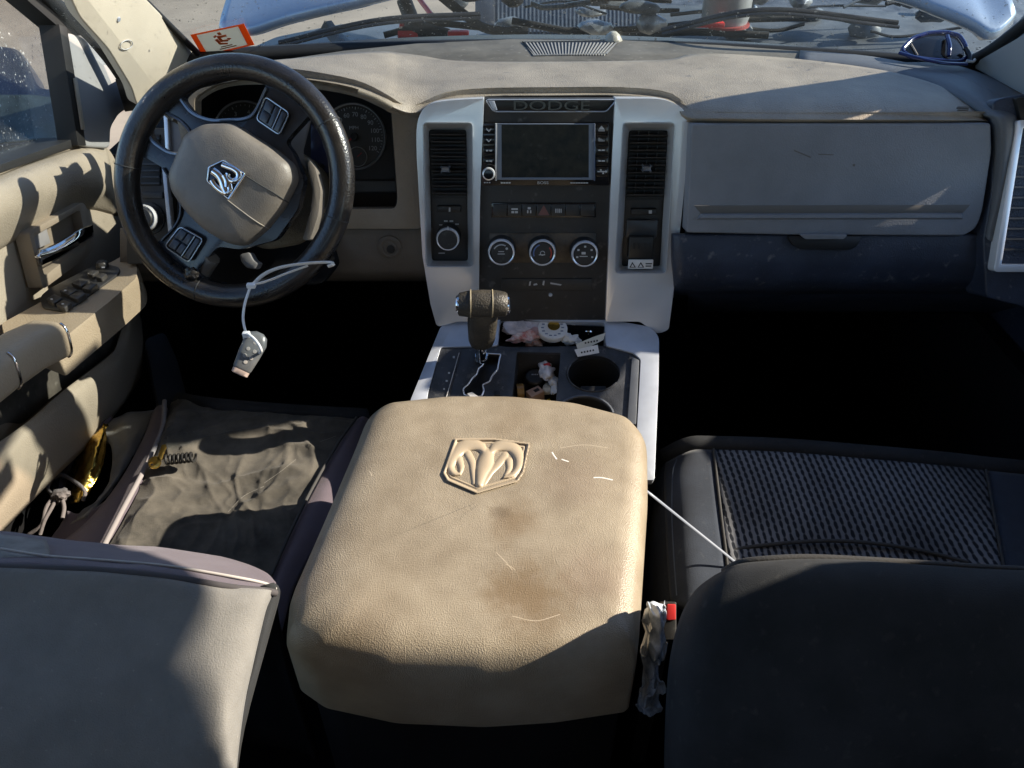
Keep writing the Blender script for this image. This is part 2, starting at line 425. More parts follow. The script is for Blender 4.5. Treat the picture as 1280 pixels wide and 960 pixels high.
def stained(base, name, spots):
    """a copy of a material with irregular brown stains at fixed places on the object"""
    m = base.copy(); m.name = name; N = m.node_tree.nodes; L = m.node_tree.links
    b = N['Principled BSDF']; src = b.inputs['Base Color'].links[0].from_socket
    tc = N.new('ShaderNodeTexCoord')
    nz = N.new('ShaderNodeTexNoise'); nz.inputs['Scale'].default_value = 38; nz.inputs['Detail'].default_value = 9; nz.inputs['Roughness'].default_value = .7
    L.new(tc.outputs['Object'], nz.inputs['Vector'])
    for (c, r, k, col) in spots:
        d = N.new('ShaderNodeVectorMath'); d.operation = 'DISTANCE'; d.inputs[1].default_value = c
        L.new(tc.outputs['Object'], d.inputs[0])
        q = N.new('ShaderNodeMath'); q.operation = 'MULTIPLY_ADD'; q.inputs[1].default_value = 1.5 * r; L.new(nz.outputs['Fac'], q.inputs[0]); L.new(d.outputs['Value'], q.inputs[2])
        mr = N.new('ShaderNodeMapRange'); mr.interpolation_type = 'SMOOTHSTEP'
        mr.inputs['From Min'].default_value = r * 1.75; mr.inputs['From Max'].default_value = r * .85; mr.inputs['To Max'].default_value = k
        L.new(q.outputs[0], mr.inputs['Value'])
        mx = N.new('ShaderNodeMix'); mx.data_type = 'RGBA'; mx.inputs[7].default_value = (*col, 1)
        L.new(mr.outputs[0], mx.inputs[0]); L.new(src, mx.inputs[6]); src = mx.outputs[2]
    L.new(src, b.inputs['Base Color'])
    return m
# ================================================================ the truck's cab shell
truck = thing('pickup_truck', 'silver-blue pickup truck cab with dusty windscreen, pale windscreen pillars and raised hood', 'truck', (0.05, 1.0, 0))
XC = .05
def ws_y(x, z):                      # windscreen surface
    return 1.375 - (z - 1.505) * (1.28 if x < -.3 else .85 if x > .3 else 1.28 - (x + .3) / .6 * .43) - (.12 if x < XC else .15) * ((x - XC) / .75) ** 2
def on_ws(px, py):
    r = ray(px, py); lo, hi = .4, 2.5
    for _ in range(40):
        t = (lo + hi) / 2; p = CAM + r * t
        if p.y < ws_y(p.x, p.z): lo = t
        else: hi = t
    return CAM + r * lo
bm = bmesh.new(); g = []
for j in range(9):
    z = 1.49 + j * .51 / 8
    g.append([bm.verts.new((x, ws_y(x, z), z)) for x in [-.66 + .0175 * j + (1.50 - .034 * j) * i / 16 for i in range(17)]])
for A, B in zip(g, g[1:]):
    for i in range(16): bm.faces.new((A[i], A[i + 1], B[i + 1], B[i]))
obj('windshield', bm, WGLASS, truck, orient=True)
# roof with header, out of view; it also keeps sky light off the cabin
bm = loft_bm([[Vector((x, y, z)) for x, y in ((-.66, .68), (-.3, .75), (.05, .85), (.4, .93), (.78, .95), (.86, -1.3), (-.70, -1.3))] for z in (1.995, 2.05)])
obj('roof', bm, PILLAR, truck)
# driver-side windscreen pillar trim
pp0 = plane3(at(172, 128, 1.16), at(250, 68, 1.26), at(150, -10, .99))
plate('pillar_trim', [(62, -60), (100, 22), (136, 62), (165, 110), (172, 134), (215, 132), (268, 104), (258, 76, 1), (176, -8), (120, -60)], pp0, .015, PILLAR, truck, r=8, bevel=.006, segs=3)
_a, _b = on(66, -50, pp0), on(172, -16, pp0)
_a = on(66, -56, pp0); _b = on(122, -58, pp0); _w = (_b - _a)
obj('pillar_upper', loft_bm([[q - pp0[1] * .001, q + w_ - pp0[1] * .001, q + w_ - pp0[1] * .016, q - pp0[1] * .016] for q, w_ in ((_a, _w), (Vector((-.68, .72, 2.0)), Vector((.09, .02, 0))))]), PILLAR, truck)
p = shift(pp0, .0015)
tube('airbag_badge', [on(x, y, p) for x, y in ell(158, 56, 8, 5.5, 20, -.4)], .0007, INK, truck, closed=True, segs=6)
lathe('trim_clip', [(0, .002), (.003, .0015), (.0035, 0)], on(148, 24, pp0), pp0[1], SILVERW, truck, 16)
tube("pillar_seal",
     [on_ws(v.x, v.y) + Vector((0, -.012, 0)) for v in catmull([Vector((174, -12, 0)), Vector((214, 28, 0)), Vector((250, 64, 0)), Vector((256, 76, 0))], 6)], .005, RUBBER, truck)
# passenger-side pillar trim
pp1 = plane3(at(1215, 84, 1.2), at(1285, 128, 1.06), at(1285, 36, 1.04))
plate('pillar_trim', [(1212, 82), (1285, 40), (1345, 0), (1375, 20), (1375, 170), (1285, 122)], pp1, .05, PILLARG, truck, r=4, bevel=.004)
tube('pillar_seal', [on_ws(v.x, v.y) + Vector((0, -.012, 0)) for v in catmull([Vector((1180, 80, 0)), Vector((1208, 74, 0)), Vector((1240, 56, 0)), Vector((1300, 8, 0))], 6)], .009, RUBBER, truck)
# right pillar up to the roof (shaped to throw the shadow on the passenger side of the dashboard)
bm = loft_bm([[Vector((x, y + dy, z)) for x, dy in ((.74, .0), (.85, .005), (.86, .09), (.75, .08))] for y, z in ((1.25, 1.42), (1.08, 1.68), (1.0, 1.86), (.95, 2.0))])
obj('pillar_structure', bm, PILLARG, truck)
# floor, firewall, right side of the body, door sill
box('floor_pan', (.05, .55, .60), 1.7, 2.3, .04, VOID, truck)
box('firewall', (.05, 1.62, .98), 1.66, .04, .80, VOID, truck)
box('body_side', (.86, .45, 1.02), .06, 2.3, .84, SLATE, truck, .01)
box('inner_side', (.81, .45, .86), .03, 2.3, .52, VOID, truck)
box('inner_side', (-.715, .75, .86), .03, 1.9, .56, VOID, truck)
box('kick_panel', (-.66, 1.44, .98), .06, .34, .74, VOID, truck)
box('sun_leak_sheet', (.10, 1.37, 1.30), 1.38, .54, .01, VOID, truck)  # unseen sheet, added to stop sun leaking in under the dashboard
box('bench_back', (.05, -1.12, 1.32), 1.5, .14, .62, FABD, truck, .04)  # rear seat, doors and frames out of view, added to cut ambient light
box('rear_door', (.84, -.7, 1.02), .06, 1.2, .84, SLATE, truck, .01)
box('rear_door', (-.73, -.85, 1.02), .06, .9, .84, SLATE, truck, .01)
box('rear_bench', (.05, -.85, .95), 1.5, .5, .3, FABD, truck, .04)
shade_prf = [(.9, 2.0), (.54, 1.995), (.52, 1.989), (.475, 1.972), (.43, 1.926), (.41, 1.88), (.42, 1.80), (.45, 1.73), (.485, 1.66), (.50, 1.44), (-.14, 1.44), (-.2, 1.6), (-.3, 1.9), (-1.3, 1.9), (-1.3, 2.0)]  # unseen B-pillar outline, its front edge shaped to shade the seat backs
obj('center_pillar', prism_bm([[Vector((.80, y, z)) for y, z in shade_prf]], Vector((-1, 0, 0)), .06), TRIMB, truck)
box('roof_rail', (-.70, -.35, 1.95), .05, 1.9, .10, TRIMB, truck, .01)
box('rear_pillar', (.83, -1.05, 1.72), .07, .45, .62, TRIMB, truck, .01)
box('rear_pillar', (-.71, -1.05, 1.72), .07, .45, .62, TRIMB, truck, .01)
box('rear_window_frame', (.05, -1.3, 1.92), 1.6, .05, .18, TRIMB, truck, .01)
box('body_side', (-.74, -.3, 1.02), .05, .7, .84, TRIMB, truck, .01)
box('center_pillar', (-.72, .02, 1.72), .07, .16, .62, TRIMB, truck, .01)
box('rear_wall', (.05, -1.3, 1.05), 1.6, .05, .9, VOID, truck)
plate('dead_pedal', [(180, 424), (206, 414), (222, 450), (236, 505), (200, 515)], plane3(at(180, 424, 1.35), at(206, 414, 1.38), at(220, 505, 1.28)), .02, mat('pedal_dark_blue', (.014, .017, .024), .6, var=.4, vscale=12), truck, r=8)
# cowl below the glass, wipers
cw = [[Vector((XC - .68 + 1.54 * i / 14, 1.43 + k * .16 - .20 * ((-.68 + 1.54 * i / 14) / .75) ** 2, 1.475 - .012 * k)) for i in range(15)] for k in range(2)]
bm = bmesh.new(); V = [[bm.verts.new(p) for p in r] for r in cw]
for i in range(14): bm.faces.new((V[0][i], V[0][i + 1], V[1][i + 1], V[1][i]))
o = obj('cowl', bm, BLACK, truck, orient=True); md = o.modifiers.new('t', 'SOLIDIFY'); md.thickness = .05; md.offset = -1
tube('defrost_gap', [Vector((x, ws_y(x, 1.50) - .012, 1.497)) for x in [-.56 + 1.36 * i / 20 for i in range(21)]], .013, RUBBER, truck, segs=10)
BAY = mat('bay_mottled_blue_grey', (.055, .068, .085), .45, var=.6, vscale=16, col2=(.15, .17, .19), dust=.3)
plate('engine_cover', [(596, -60), (1290, -60), (1290, 60), (1000, 70), (596, 62)], plane3(at(620, 0, 2.75), at(1250, 0, 2.6), at(900, 50, 2.45)), .04, BAY, truck, r=4)
for k in range(26):
    px, py = random.uniform(540, 1200), random.uniform(-14, 44); t = random.uniform(1.9, 2.3)
    obj('engine_part', crumple_bm(at(px, py, t), random.uniform(.02, .06), random.uniform(.02, .05), random.uniform(.012, .03), .4, 18, k, 2), random.choice([GUN, BAY, RUBBER, BAY, mat('part_alloy', (.25, .27, .29), .4, metal=.6, var=.4, vscale=30)]), truck)
for k in range(12):
    px, py = random.uniform(640, 1200), random.uniform(0, 40); t = random.uniform(1.8, 2.1)
    tube('wiring', catmull([at(px, py, t), at(px + random.uniform(20, 60), py + random.uniform(-14, 8), t), at(px + random.uniform(70, 130), py + random.uniform(-8, 12), t)], 6), random.uniform(.003, .007), random.choice([RUBBER, GUN, BAY]), truck, segs=6)
for a, b, c in (((345, 66), (470, 38), (600, 30)), ((830, 50), (960, 25), (1130, 42))):
    pts = [on_ws(*q) + Vector((0, .03, .008)) for q in (a, b, c)]
    w = tube('wiper', catmull(pts, 8), .0045, RUBBER, truck, segs=6)
    tube('wiper_blade', [q + Vector((0, -.008, -.004)) for q in catmull(pts, 8)], .0028, BLACK, w, segs=6)
# hood, propped open: its arched rear edge hangs over the bay
def hoodpt(px, py, t): return at(px, py, t)
lft = [hoodpt(276, 44, 1.72), hoodpt(311, 44, 1.70), hoodpt(352, 31, 1.68), hoodpt(390, 21, 1.66), hoodpt(440, 10, 1.64), hoodpt(480, 0, 1.62), hoodpt(640, -34, 1.58),
       hoodpt(900, -46, 1.52), hoodpt(1102, -4, 1.46), hoodpt(1167, 18, 1.44), hoodpt(1212, 36, 1.43), hoodpt(1240, 50, 1.43), hoodpt(1266, 30, 1.44)]
ctr = [lft]
for k, (dy, dz, sx) in enumerate(((.03, .035, 1.0), (.30, .16, .98), (.75, .40, .95), (1.1, .58, .9))):
    ctr.append([Vector((XC + (q.x - XC) * sx, q.y + dy, q.z + dz)) for q in lft])
surf('hood', ctr, PAINT, truck, 4, 4, .03)
tube('hood_hinge', [at(410, 34, 1.72), at(420, 48, 1.70), at(440, 66, 1.66)], .017, GUN, truck, segs=6)
tube('hood_strut', [at(408, 36, 1.9), at(372, 50, 1.85), at(325, 66, 1.8)], .006, GUN, truck, segs=6)
# engine bay pieces
eb = lambda px, py, t: at(px, py, t)
rp = plane3(at(620, 0, 2.45), at(820, 0, 2.45), at(720, 40, 2.30))
rad = plate('radiator', rect(612, -30, 812, 44), rp, .06, GUN, truck, bevel=.004)
plates('radiator_fin', [rect(622 + 5 * i, -26, 624.2 + 5 * i, 40) for i in range(37)], rp, .006, mat('fin_grey', (.10, .115, .13), .5, metal=.4, var=.3, vscale=30), rad, .004)
plate('radiator_tank', rect(594, -30, 618, 46), rp, .08, BLACK, rad, .015, r=4)
plate('fender_and_shade', [(300, 66), (345, 46), (420, 31), (480, 24), (620, 20), (640, 70), (420, 90)], plane3(at(330, 66, 2.1), at(640, 40, 2.25), at(640, 70, 2.05)), .03, mat('ground_shade_blue_grey', (.085, .105, .135), .5, var=.3, vscale=9), truck, r=8)  # left sheet also stands for shaded ground, the shade in its blue-grey
plate('fender_and_shade', [(820, 6), (1000, 8), (1200, 20), (1260, 70), (1230, 90), (820, 60)], plane3(at(820, 8, 2.3), at(1240, 40, 2.0), at(820, 60, 2.0)), .03, mat('bay_dusty_grey', (.07, .08, .09), .6, var=.45, vscale=12, dust=.3), truck, r=8)
for pts, r in ((((505, 0), (512, 18), (520, 34), (560, 46)), .02), (((545, -10), (580, 18), (610, 36), (660, 40)), .012), (((480, 44), (540, 30), (600, 34)), .008), (((640, 26), (760, 46), (860, 40), (960, 44)), .009), (((700, 38), (800, 36), (900, 26), (1010, 22)), .008)):
    tube('coolant_hose', catmull([eb(x, y, 2.0) for x, y in pts], 6), r, RUBBER, truck, segs=10)
tank = lathe('washer_reservoir', [(0, 0), (.055, 0), (.06, .02), (.062, .13), (.03, .14), (.03, .16), (0, .16)], at(905, 30, 1.98), (0, 0, 1), mat('reservoir_milky', (.28, .29, .29), .3, var=.3, vscale=20), truck, 24)
lathe('reservoir_cap', [(0, 0), (.063, 0), (.063, .006), (0, .006)], at(905, 31, 1.975), (0, 0, 1), mat('faded_red', (.3, .05, .045), .5), tank, 24)
for x0, y0, x1, y1, t in ((868, 28, 905, 33, 1.9), (560, 40, 586, 43, 1.85)):
    box('bracket', at((x0 + x1) / 2, (y0 + y1) / 2, t), (x1 - x0) / F * t, .02, .012, RED, truck, .003)
# ================================================================ dashboard
dash = thing('dashboard', 'beige over dark grey dashboard with silver-trimmed centre stack, gauges and glovebox', 'dashboard', (.05, 1.05, 1.2))
def tz(py, z): r = ray(640, py); return (1.85 - z) / -r.z
def smax(a, b, k=.02):
    h = max(0, k - abs(a - b)) / k
    return max(a, b) + h * h * k * .25
# dark shell behind everything
ctr = []
for py, dt in ((60, 1.235), (84, 1.16), (118, 1.10), (150, 1.10), (230, 1.11), (300, 1.115), (345, 1.14), (372, 1.20), (392, 1.34)):
    ctr.append([at(x, py + (14 if x in (120, 1330) and py < 100 else 0), dt) for x in (60, 120, 240, 400)] if False else [at(x, py, dt) for x in (860, 950, 1050, 1150, 1240, 1300, 1400)])
surf('dash_shell', ctr[2:], SLATE, dash, 4, 5, .02)
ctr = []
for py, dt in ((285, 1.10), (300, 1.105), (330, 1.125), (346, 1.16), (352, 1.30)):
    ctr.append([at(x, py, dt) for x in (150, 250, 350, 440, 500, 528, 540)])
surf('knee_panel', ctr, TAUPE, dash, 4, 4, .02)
kp = rowplane(300, 1.103, 330, 1.122)
lathe('blanking_plug', [(.0, .004), (.008, .004), (.010, .002), (.013, .003), (.017, .001), (.017, -.003)], on(487, 309, kp), kp[1], TAUPE, dash, 28)
lathe('plug_hole', [(0, .006), (.006, .0055), (.006, 0)], on(489, 310, kp), kp[1], DARK, dash, 20)
# dusty ledge under the glass with the wedge-ended defroster/speaker grille
LZ = 1.510
zl = zplane(LZ)
led = [(300, 84), (355, 74), (430, 63), (520, 54), (640, 48.5), (780, 50), (900, 56), (1010, 64), (1090, 72), (1110, 90), (1010, 79), (880, 70), (845, 76), (588, 79), (500, 70), (400, 76), (330, 90)]
plate('dash_ledge', led, zl, .02, LEDGE, dash, bevel=.002)
gp = shift(zl, .002)
gr = plate('speaker_grille', [(653, 52.5), (775, 50), (758, 67.5), (668, 69.5)], zl, .004, DARK, dash, lift=.0006, bevel=0)
tube('grille_rim', [on(x, y, shift(zl, .001)) for x, y in ((653, 52.5), (775, 50), (758, 67.5), (668, 69.5))], .0016, mat('rim_grey', (.3, .29, .27), .6), gr, closed=True, segs=6)
plates('grille_slat', [[(657 + i * 4.5, 53), (658.6 + i * 4.5, 53), (670.5 + i * 3.4, 68.5), (669.1 + i * 3.4, 68.5)] for i in range(26)], zl, .002, mat('slat_grey', (.33, .31, .28), .7), gr, .0018)
sens = lathe('light_sensor', [(0, .014), (.005, .013), (.011, .008), (.016, .0), (.016, -.003)], on(766, 50, zl), (0, 0, 1), mat('sensor_tan', (.4, .37, .3), .4, bump=.5, bscale=200), dash, 20)
# padded top
cols = [  # px, back row, front row, px at front, z of top, t of front face
    (205, 140, 152, 215, 1.50, 1.06), (236, 104, 122, 238, 1.52, 1.03), (268, 84, 103, 266, 1.532, 1.01), (310, 78, 95, 305, 1.54, 1.0),
    (365, 73, 98, 370, 1.54, .995), (435, 66, 110, 440, 1.535, .995), (480, 64, 128, 480, 1.528, 1.0), (500, 66, 138, 497, 1.522, 1.012),
    (530, 70, 142, 520, 1.518, 1.03), (560, 75, 126, 560, 1.518, 1.015), (610, 77, 121, 610, 1.518, 1.01), (690, 77, 120, 690, 1.518, 1.01), (780, 76, 120, 780, 1.518, 1.01),
    (835, 74, 127, 835, 1.518, 1.01), (862, 68, 148, 858, 1.518, 1.01), (900, 67, 150, 900, 1.518, 1.0), (980, 72, 151, 980, 1.518, 1.0),
    (1060, 81, 151, 1060, 1.518, 1.0), (1120, 91, 151, 1125, 1.516, 1.0), (1172, 106, 151, 1185, 1.512, 1.0), (1208, 126, 151, 1225, 1.505, 1.005), (1228, 144, 153, 1238, 1.498, 1.012)]
rows = []
for s in (0, .2, .4, .55, .68, .8, .9, 1.0, 1.06):
    r = []
    for bx, by, fy, fx, z, tf in cols:
        py = by + (fy - by) * s; px = bx + (fx - bx) * min(s, 1)
        t = smax(tz(py, z), tf, .05)
        if s == 0: t += .0
        if s > 1: t = smax(tz(fy, z), tf, .05) + .03
        r.append(at(px, py, t))
    rows.append(r)
pad = surf('dash_pad', rows, PADM, dash, 4, 4, .012)
tube('cluster_hood_lip', [at(x, y, t) for x, y, t in ((448, 115, .996), (470, 123, .997), (490, 134, 1.004))], .004, BEIGE, dash, segs=8)
# bluish rim that sweeps round the right end of the pad, and the flat end piece
RIM = mat('rim_slate', (.11, .115, .125), .55, bump=.25, bscale=500, btype='voronoi', var=.15, vscale=10)
rin = [(1000, 79), (1060, 84), (1110, 92), (1165, 106), (1204, 124), (1228, 142), (1239, 153), (1241, 200), (1236, 250), (1226, 292)]
rout = [(1000, 63), (1075, 69), (1135, 79), (1195, 94), (1235, 112), (1262, 136), (1272, 156), (1268, 210), (1258, 260), (1246, 306)]
def rt(x, y, d): return at(x, y, smax(tz(y, 1.512), 1.0 + max(0, y - 150) * .00037, .05) + d)
surf('pad_rim', [[rt(*a, .006) for a in rin], [rt((a[0] + b[0]) / 2, (a[1] + b[1]) / 2, -.008) for a, b in zip(rin, rout)], [rt(*b, .004) for b in rout], [rt(b[0] + 3, b[1] + 1, .03) for b in rout]], RIM, dash, 5, 5, .012)
surf('end_cap', [[at(x, y, t) for x, y, t in r] for r in ([(1128, 78, 1.18), (1165, 78, 1.18), (1205, 84, 1.17), (1260, 104, 1.13), (1330, 130, 1.08)], [(1190, 94, 1.13), (1215, 98, 1.12), (1245, 108, 1.10), (1290, 124, 1.07), (1340, 142, 1.05)], [(1235, 114, 1.08), (1250, 120, 1.07), (1270, 130, 1.055), (1300, 140, 1.045), (1350, 160, 1.035)], [(1258, 140, 1.035), (1268, 144, 1.03), (1285, 150, 1.025), (1320, 160, 1.02), (1360, 176, 1.02)])], RIM, dash, 4, 4, .01)
# passenger airbag lid seam and embossed airbag mark
ap = rowplane(138, 1.003, 150, 1.0)
plates('airbag_mark', [rect(1197, 133, 1212, 134.6), rect(1198, 136, 1211, 137.5)], shift(ap, .004), .003, mat('mark_grey', (.13, .125, .12), .6), dash)
# cluster surround (beige face with the gauge opening)
sp = rowplane(130, 1.035, 285, 1.09)
outer = [(214, 116), (238, 108), (300, 93), (440, 105), (500, 128), (522, 136), (526, 200), (527, 286), (232, 286), (232, 200)]
hole = rpoly([(243, 122), (268, 106), (310, 98), (400, 101), (446, 114), (489, 136), (497, 250), (494, 261), (243, 262)], 6, 3)
plate('cluster_surround', outer, sp, .025, FACEB, dash, holes=[hole], r=6)
rpn = rowplane(130, 1.13, 262, 1.16)
inner = [(243 + (x - 243) * .99 + 1, y) for x, y in hole]
bm = loft_bm([[on(x, y, shift(sp, -.003)) for x, y in hole], [on(x, y, rpn) for x, y in inner]], False, False)
o = obj('cluster_tunnel', bm, mat('cluster_shroud', (.04, .037, .033), .6, bump=.3, bscale=400, btype='voronoi'), dash)
gc = plate('gauge_cluster', [(236, 98), (508, 98), (508, 268), (236, 268)], rpn, .02, mat('cluster_black', (.02, .02, .022), .45, var=.3), dash, lift=-.001)
def gauge(name, cx, cy, r, nums, a0, a1, unit, parent):
    f = lathe(name, [(0, 0), (.95 * r, 0), (r, .002), (r * 1.03, .006), (r * 1.06, .003), (r * 1.06, -.004)], on(cx, cy, rpn), rpn[1], mat('gauge_face', (.06, .057, .052), .5), parent, 48)
    lathe('gauge_ring', [(r * 1.0, .004), (r * 1.03, .0085), (r * 1.07, .004)], on(cx, cy, rpn), rpn[1], RINGM, f, 48)
    c = on(cx, cy, rpn); n = rpn[1]; X = Vector((1, 0, 0)); Y = n.cross(X)
    tb = []; nb = []
    for i, s in enumerate(nums):
        th = a0 + (a1 - a0) * i / (len(nums) - 1)
        d = X * math.cos(th) + Y * math.sin(th)
        if s: nb.append(text_bm(s, c + d * r * .70 + n * .0012, rpn, .0088, .0003))
        tb.append(tube_bm([c + d * r * .86 + n * .001, c + d * r * .94 + n * .001], .0006, 4))
        for q in (.25, .5, .75):
            th2 = a0 + (a1 - a0) * (i + q) / (len(nums) - 1)
            d2 = X * math.cos(th2) + Y * math.sin(th2)
            if i < len(nums) - 1: tb.append(tube_bm([c + d2 * r * .90 + n * .001, c + d2 * r * .94 + n * .001], .0004, 4))
    obj('gauge_numerals', join_bm(nb), INK, f, smooth=False); obj('gauge_ticks', join_bm(tb), INK, f)
    obj('gauge_lettering', text_bm(unit, c + Y * r * .28 + n * .0012, rpn, .007, .0003), INK, f, smooth=False)
    th = a0 + (a1 - a0) * .02
    d = Vector((-.75 * 1, 0, 0)) + Y * -.55
    tube('needle', [c + n * .003, c + d.normalized() * r * .62 + n * .003], [.0012, .0005], RED, f, segs=6)
    lathe('needle_cap', [(0, .006), (.005, .005), (.006, .001)], c, n, DARK, f, 20)
    return f
R1 = 37.5 / F * 1.15
gauge('speedometer', 443, 171, R1, ['', '10', '20', '30', '40', '50', '60', '70', '80', '90', '100', '110', '120'], math.radians(250), math.radians(-32), 'MPH', gc)
gauge('tachometer', 308, 168, R1, ['0', '1', '2', '3', '4', '5', '6', '7'], math.radians(225), math.radians(-30), 'RPM', gc)
c2 = on(447, 196, shift(rpn, .002)); fg = lathe('fuel_gauge', [(0, 0), (.0125, 0), (.0135, .0012), (.014, 0)], c2, rpn[1], mat('gauge_face', (.03, .03, .03), .5), gc, 30)
lathe('gauge_ring', [(.0132, .0008), (.0138, .002), (.0144, .0008)], c2, rpn[1], INK, fg, 30)
tube('needle', [c2 + rpn[1] * .002, c2 + rpn[1] * .002 + Vector((.007, 0, .006))], .0006, RED, fg, segs=5)
plate('trip_display', rect(388, 155, 412, 216), rpn, .004, mat('display_blue', (.035, .04, .09), .15), gc, lift=.004)
tube('trip_reset_stem', [on(404, 208, rpn), on(404, 208, rpn) + rpn[1] * .02], .003, DARK, gc, segs=10)
plate('cluster_lower_bezel', [(420, 226), (497, 226), (497, 240), (420, 240)], rpn, .012, mat('bezel_grey_plastic', (.09, .088, .085), .5), gc, lift=.012, r=3)
# headlamp and vent column left of the wheel
lp = rowplane(180, 1.09, 300, 1.115)
plate('side_panel', rect(158, 160, 214, 330), lp, .02, mat('side_panel_black', (.03, .028, .026), .5, var=.3), dash, lift=.014, r=4)
plate('trim_bezel', [(201, 196), (206, 195), (216, 300), (211, 300)], lp, .012, SILVERW, dash, lift=.022, r=1)
plate('trim_bezel', [(208, 118), (236, 112), (234, 190), (213, 192)], lp, .012, mat('bezel_shade', (.25, .24, .25), .5), dash, lift=.018, r=4)
plate('trim_bezel', [(203, 118), (208, 116), (212, 192), (207, 194)], lp, .014, SILVER, dash, lift=.024, r=1)
sv = plate('air_vent', rect(170, 168, 200, 232), lp, .008, DARK, dash, lift=.016)
plates('vent_slat', [rect(171, 172 + 8 * i, 199, 174 + 8 * i) for i in range(8)], lp, .006, SLAT, sv, .02)
plate('dimmer_wheel', rect(178, 240, 203, 248), lp, .008, BLACK, dash, lift=.018, r=1)
k = lathe('headlamp_knob', [(0, .026), (.013, .025), (.016, .022), (.018, .004), (.022, .003), (.022, 0)], on(187, 273, shift(lp, .014)), lp[1], BLACK, dash, 32)
lathe('knob_ring', [(.0155, .0225), (.0175, .0235), (.0188, .018), (.0185, .014)], on(187, 273, shift(lp, .014)), lp[1], RINGM, k, 32)
# ---------------------------------------------------------------- centre stack
st = rowplane(154, 1.03, 232, 1.065)
XR = Vector((1, 0, 0))
fa = plate('centre_fascia', [(604, 123), (769, 123), (765, 200), (757, 402), (597, 402), (600, 250)], st, .04, FASC, dash, bevel=.001)
# sloping logo tray at the top
tr = plate('logo_tray', [(612, 126), (766, 126), (757, 138), (622, 138)], st, .004, mat('tray_black', (.016, .015, .014), .35, dust=.15), fa, lift=.003, bevel=.001)
tube('tray_rim', [on(x, y, shift(st, .004)) for x, y in rpoly([(607, 124.5), (771, 124.5), (758, 139.5), (617, 139.5)], 4, 3)], .0009, SILVERW, fa, closed=True, segs=6)
plate('tray_end', [(610, 126), (618, 126), (622, 138), (617, 138.5)], st, .002, SILVERW, fa, lift=.006)
text('raised_lettering', 'DODGE', 689, 132.5, st, .0165, mat('letter_dark_chrome', (.11, .105, .095), .3, metal=.7), fa, .0016, .004, XR, 1.75)
# radio
rd = plate('car_radio', rect(601.5, 153.5, 762, 232), st, .03, GLOSS, dash, lift=.008, r=1.5, bevel=.001)
plate('radio_bezel', rect(620, 154.5, 744, 225), st, .006, mat('radio_bezel_grey', (.16, .19, .24), .3), rd, lift=.0105, holes=[rect(627, 156, 736, 222)], bevel=.0006)
plate('screen', rect(625, 155.5, 738, 223), st, .004, SCREEN, rd, lift=.0095, bevel=0)
plate('radio_edge', rect(619, 154.5, 621, 226), st, .004, INK, rd, lift=.0118, bevel=.0003)
plate('radio_edge', rect(742.5, 154.5, 744, 226), st, .004, mat('edge_blue', (.10, .13, .2), .3), rd, lift=.0118, bevel=.0003)
kb = lathe('volume_knob', [(0, .012), (.0065, .0115), (.0078, .010), (.0085, .004), (.0088, 0)], on(611, 216, shift(st, .008)), st[1], GLOSS, rd, 28)
lathe('knob_ring', [(.0066, .0115), (.0080, .0112), (.0088, .0075), (.0084, .006)], on(611, 216, shift(st, .008)), st[1], RINGM, kb, 28)
for i in range(4):
    b = plate('radio_button', rect(604, 156.5 + 13 * i, 618, 167.5 + 13 * i), st, .003, GLOSS, rd, lift=.0102, bevel=.0006)
    mk = [[(608, 160 + 13 * i), (611, 163 + 13 * i), (614, 160.5 + 13 * i), (614, 162 + 13 * i), (611, 165 + 13 * i), (608, 162 + 13 * i)]] if i < 2 else [rect(607.5, 161.5 + 13 * i, 610.5, 163.2 + 13 * i), rect(611.5, 161.5 + 13 * i, 615, 163.2 + 13 * i)]
    plates('button_mark', mk, st, .0006, INK, b, .0108)
for i in range(5):
    b = plate('radio_button', rect(745.5, 155.5 + 13.4 * i, 760.5, 167.5 + 13.4 * i), st, .003, mat('button_brown_gloss', (.02, .017, .014), .15, dust=.1), rd, lift=.0102, bevel=.0006)
    y = 161 + 13.4 * i
    mk = [[(752, y - 4), (756, y + 1), (748, y + 1)], rect(748, y + 2, 756, y + 3)] if i == 0 else [rect(748, y - 2 + j * 1.2, 750 + j * 2, y - 1.4 + j * 1.2) for j in range(4)] if i == 1 else [rect(748, y - .8, 751, y + .8), rect(752, y - .8, 756, y + .8)] if i < 4 else [rect(747, y - .6, 757, y + .6), [(757, y - 2), (759, y), (757, y + 2)], rect(750, y - 3, 752, y - 1), rect(753, y + 1, 755, y + 3)]
    plates('button_mark', mk, st, .0006, INK, b, .0108)
text('maker_lettering', 'BOSS', 678.5, 228.6, st, .0052, INK, rd, .0002, .0086, XR, 1.3)
plates('radio_legend', [rect(626 + i * 3.2, 227.6, 628.6 + i * 3.2, 229.4) for i in range(4)] + [rect(713 + i * 3.2, 228, 715.8 + i * 3.2, 229.3) for i in range(7)] + [rect(605 + i * 3, 227.6, 607 + i * 3, 229) for i in range(3)], st, .0004, INK, rd, .0085)
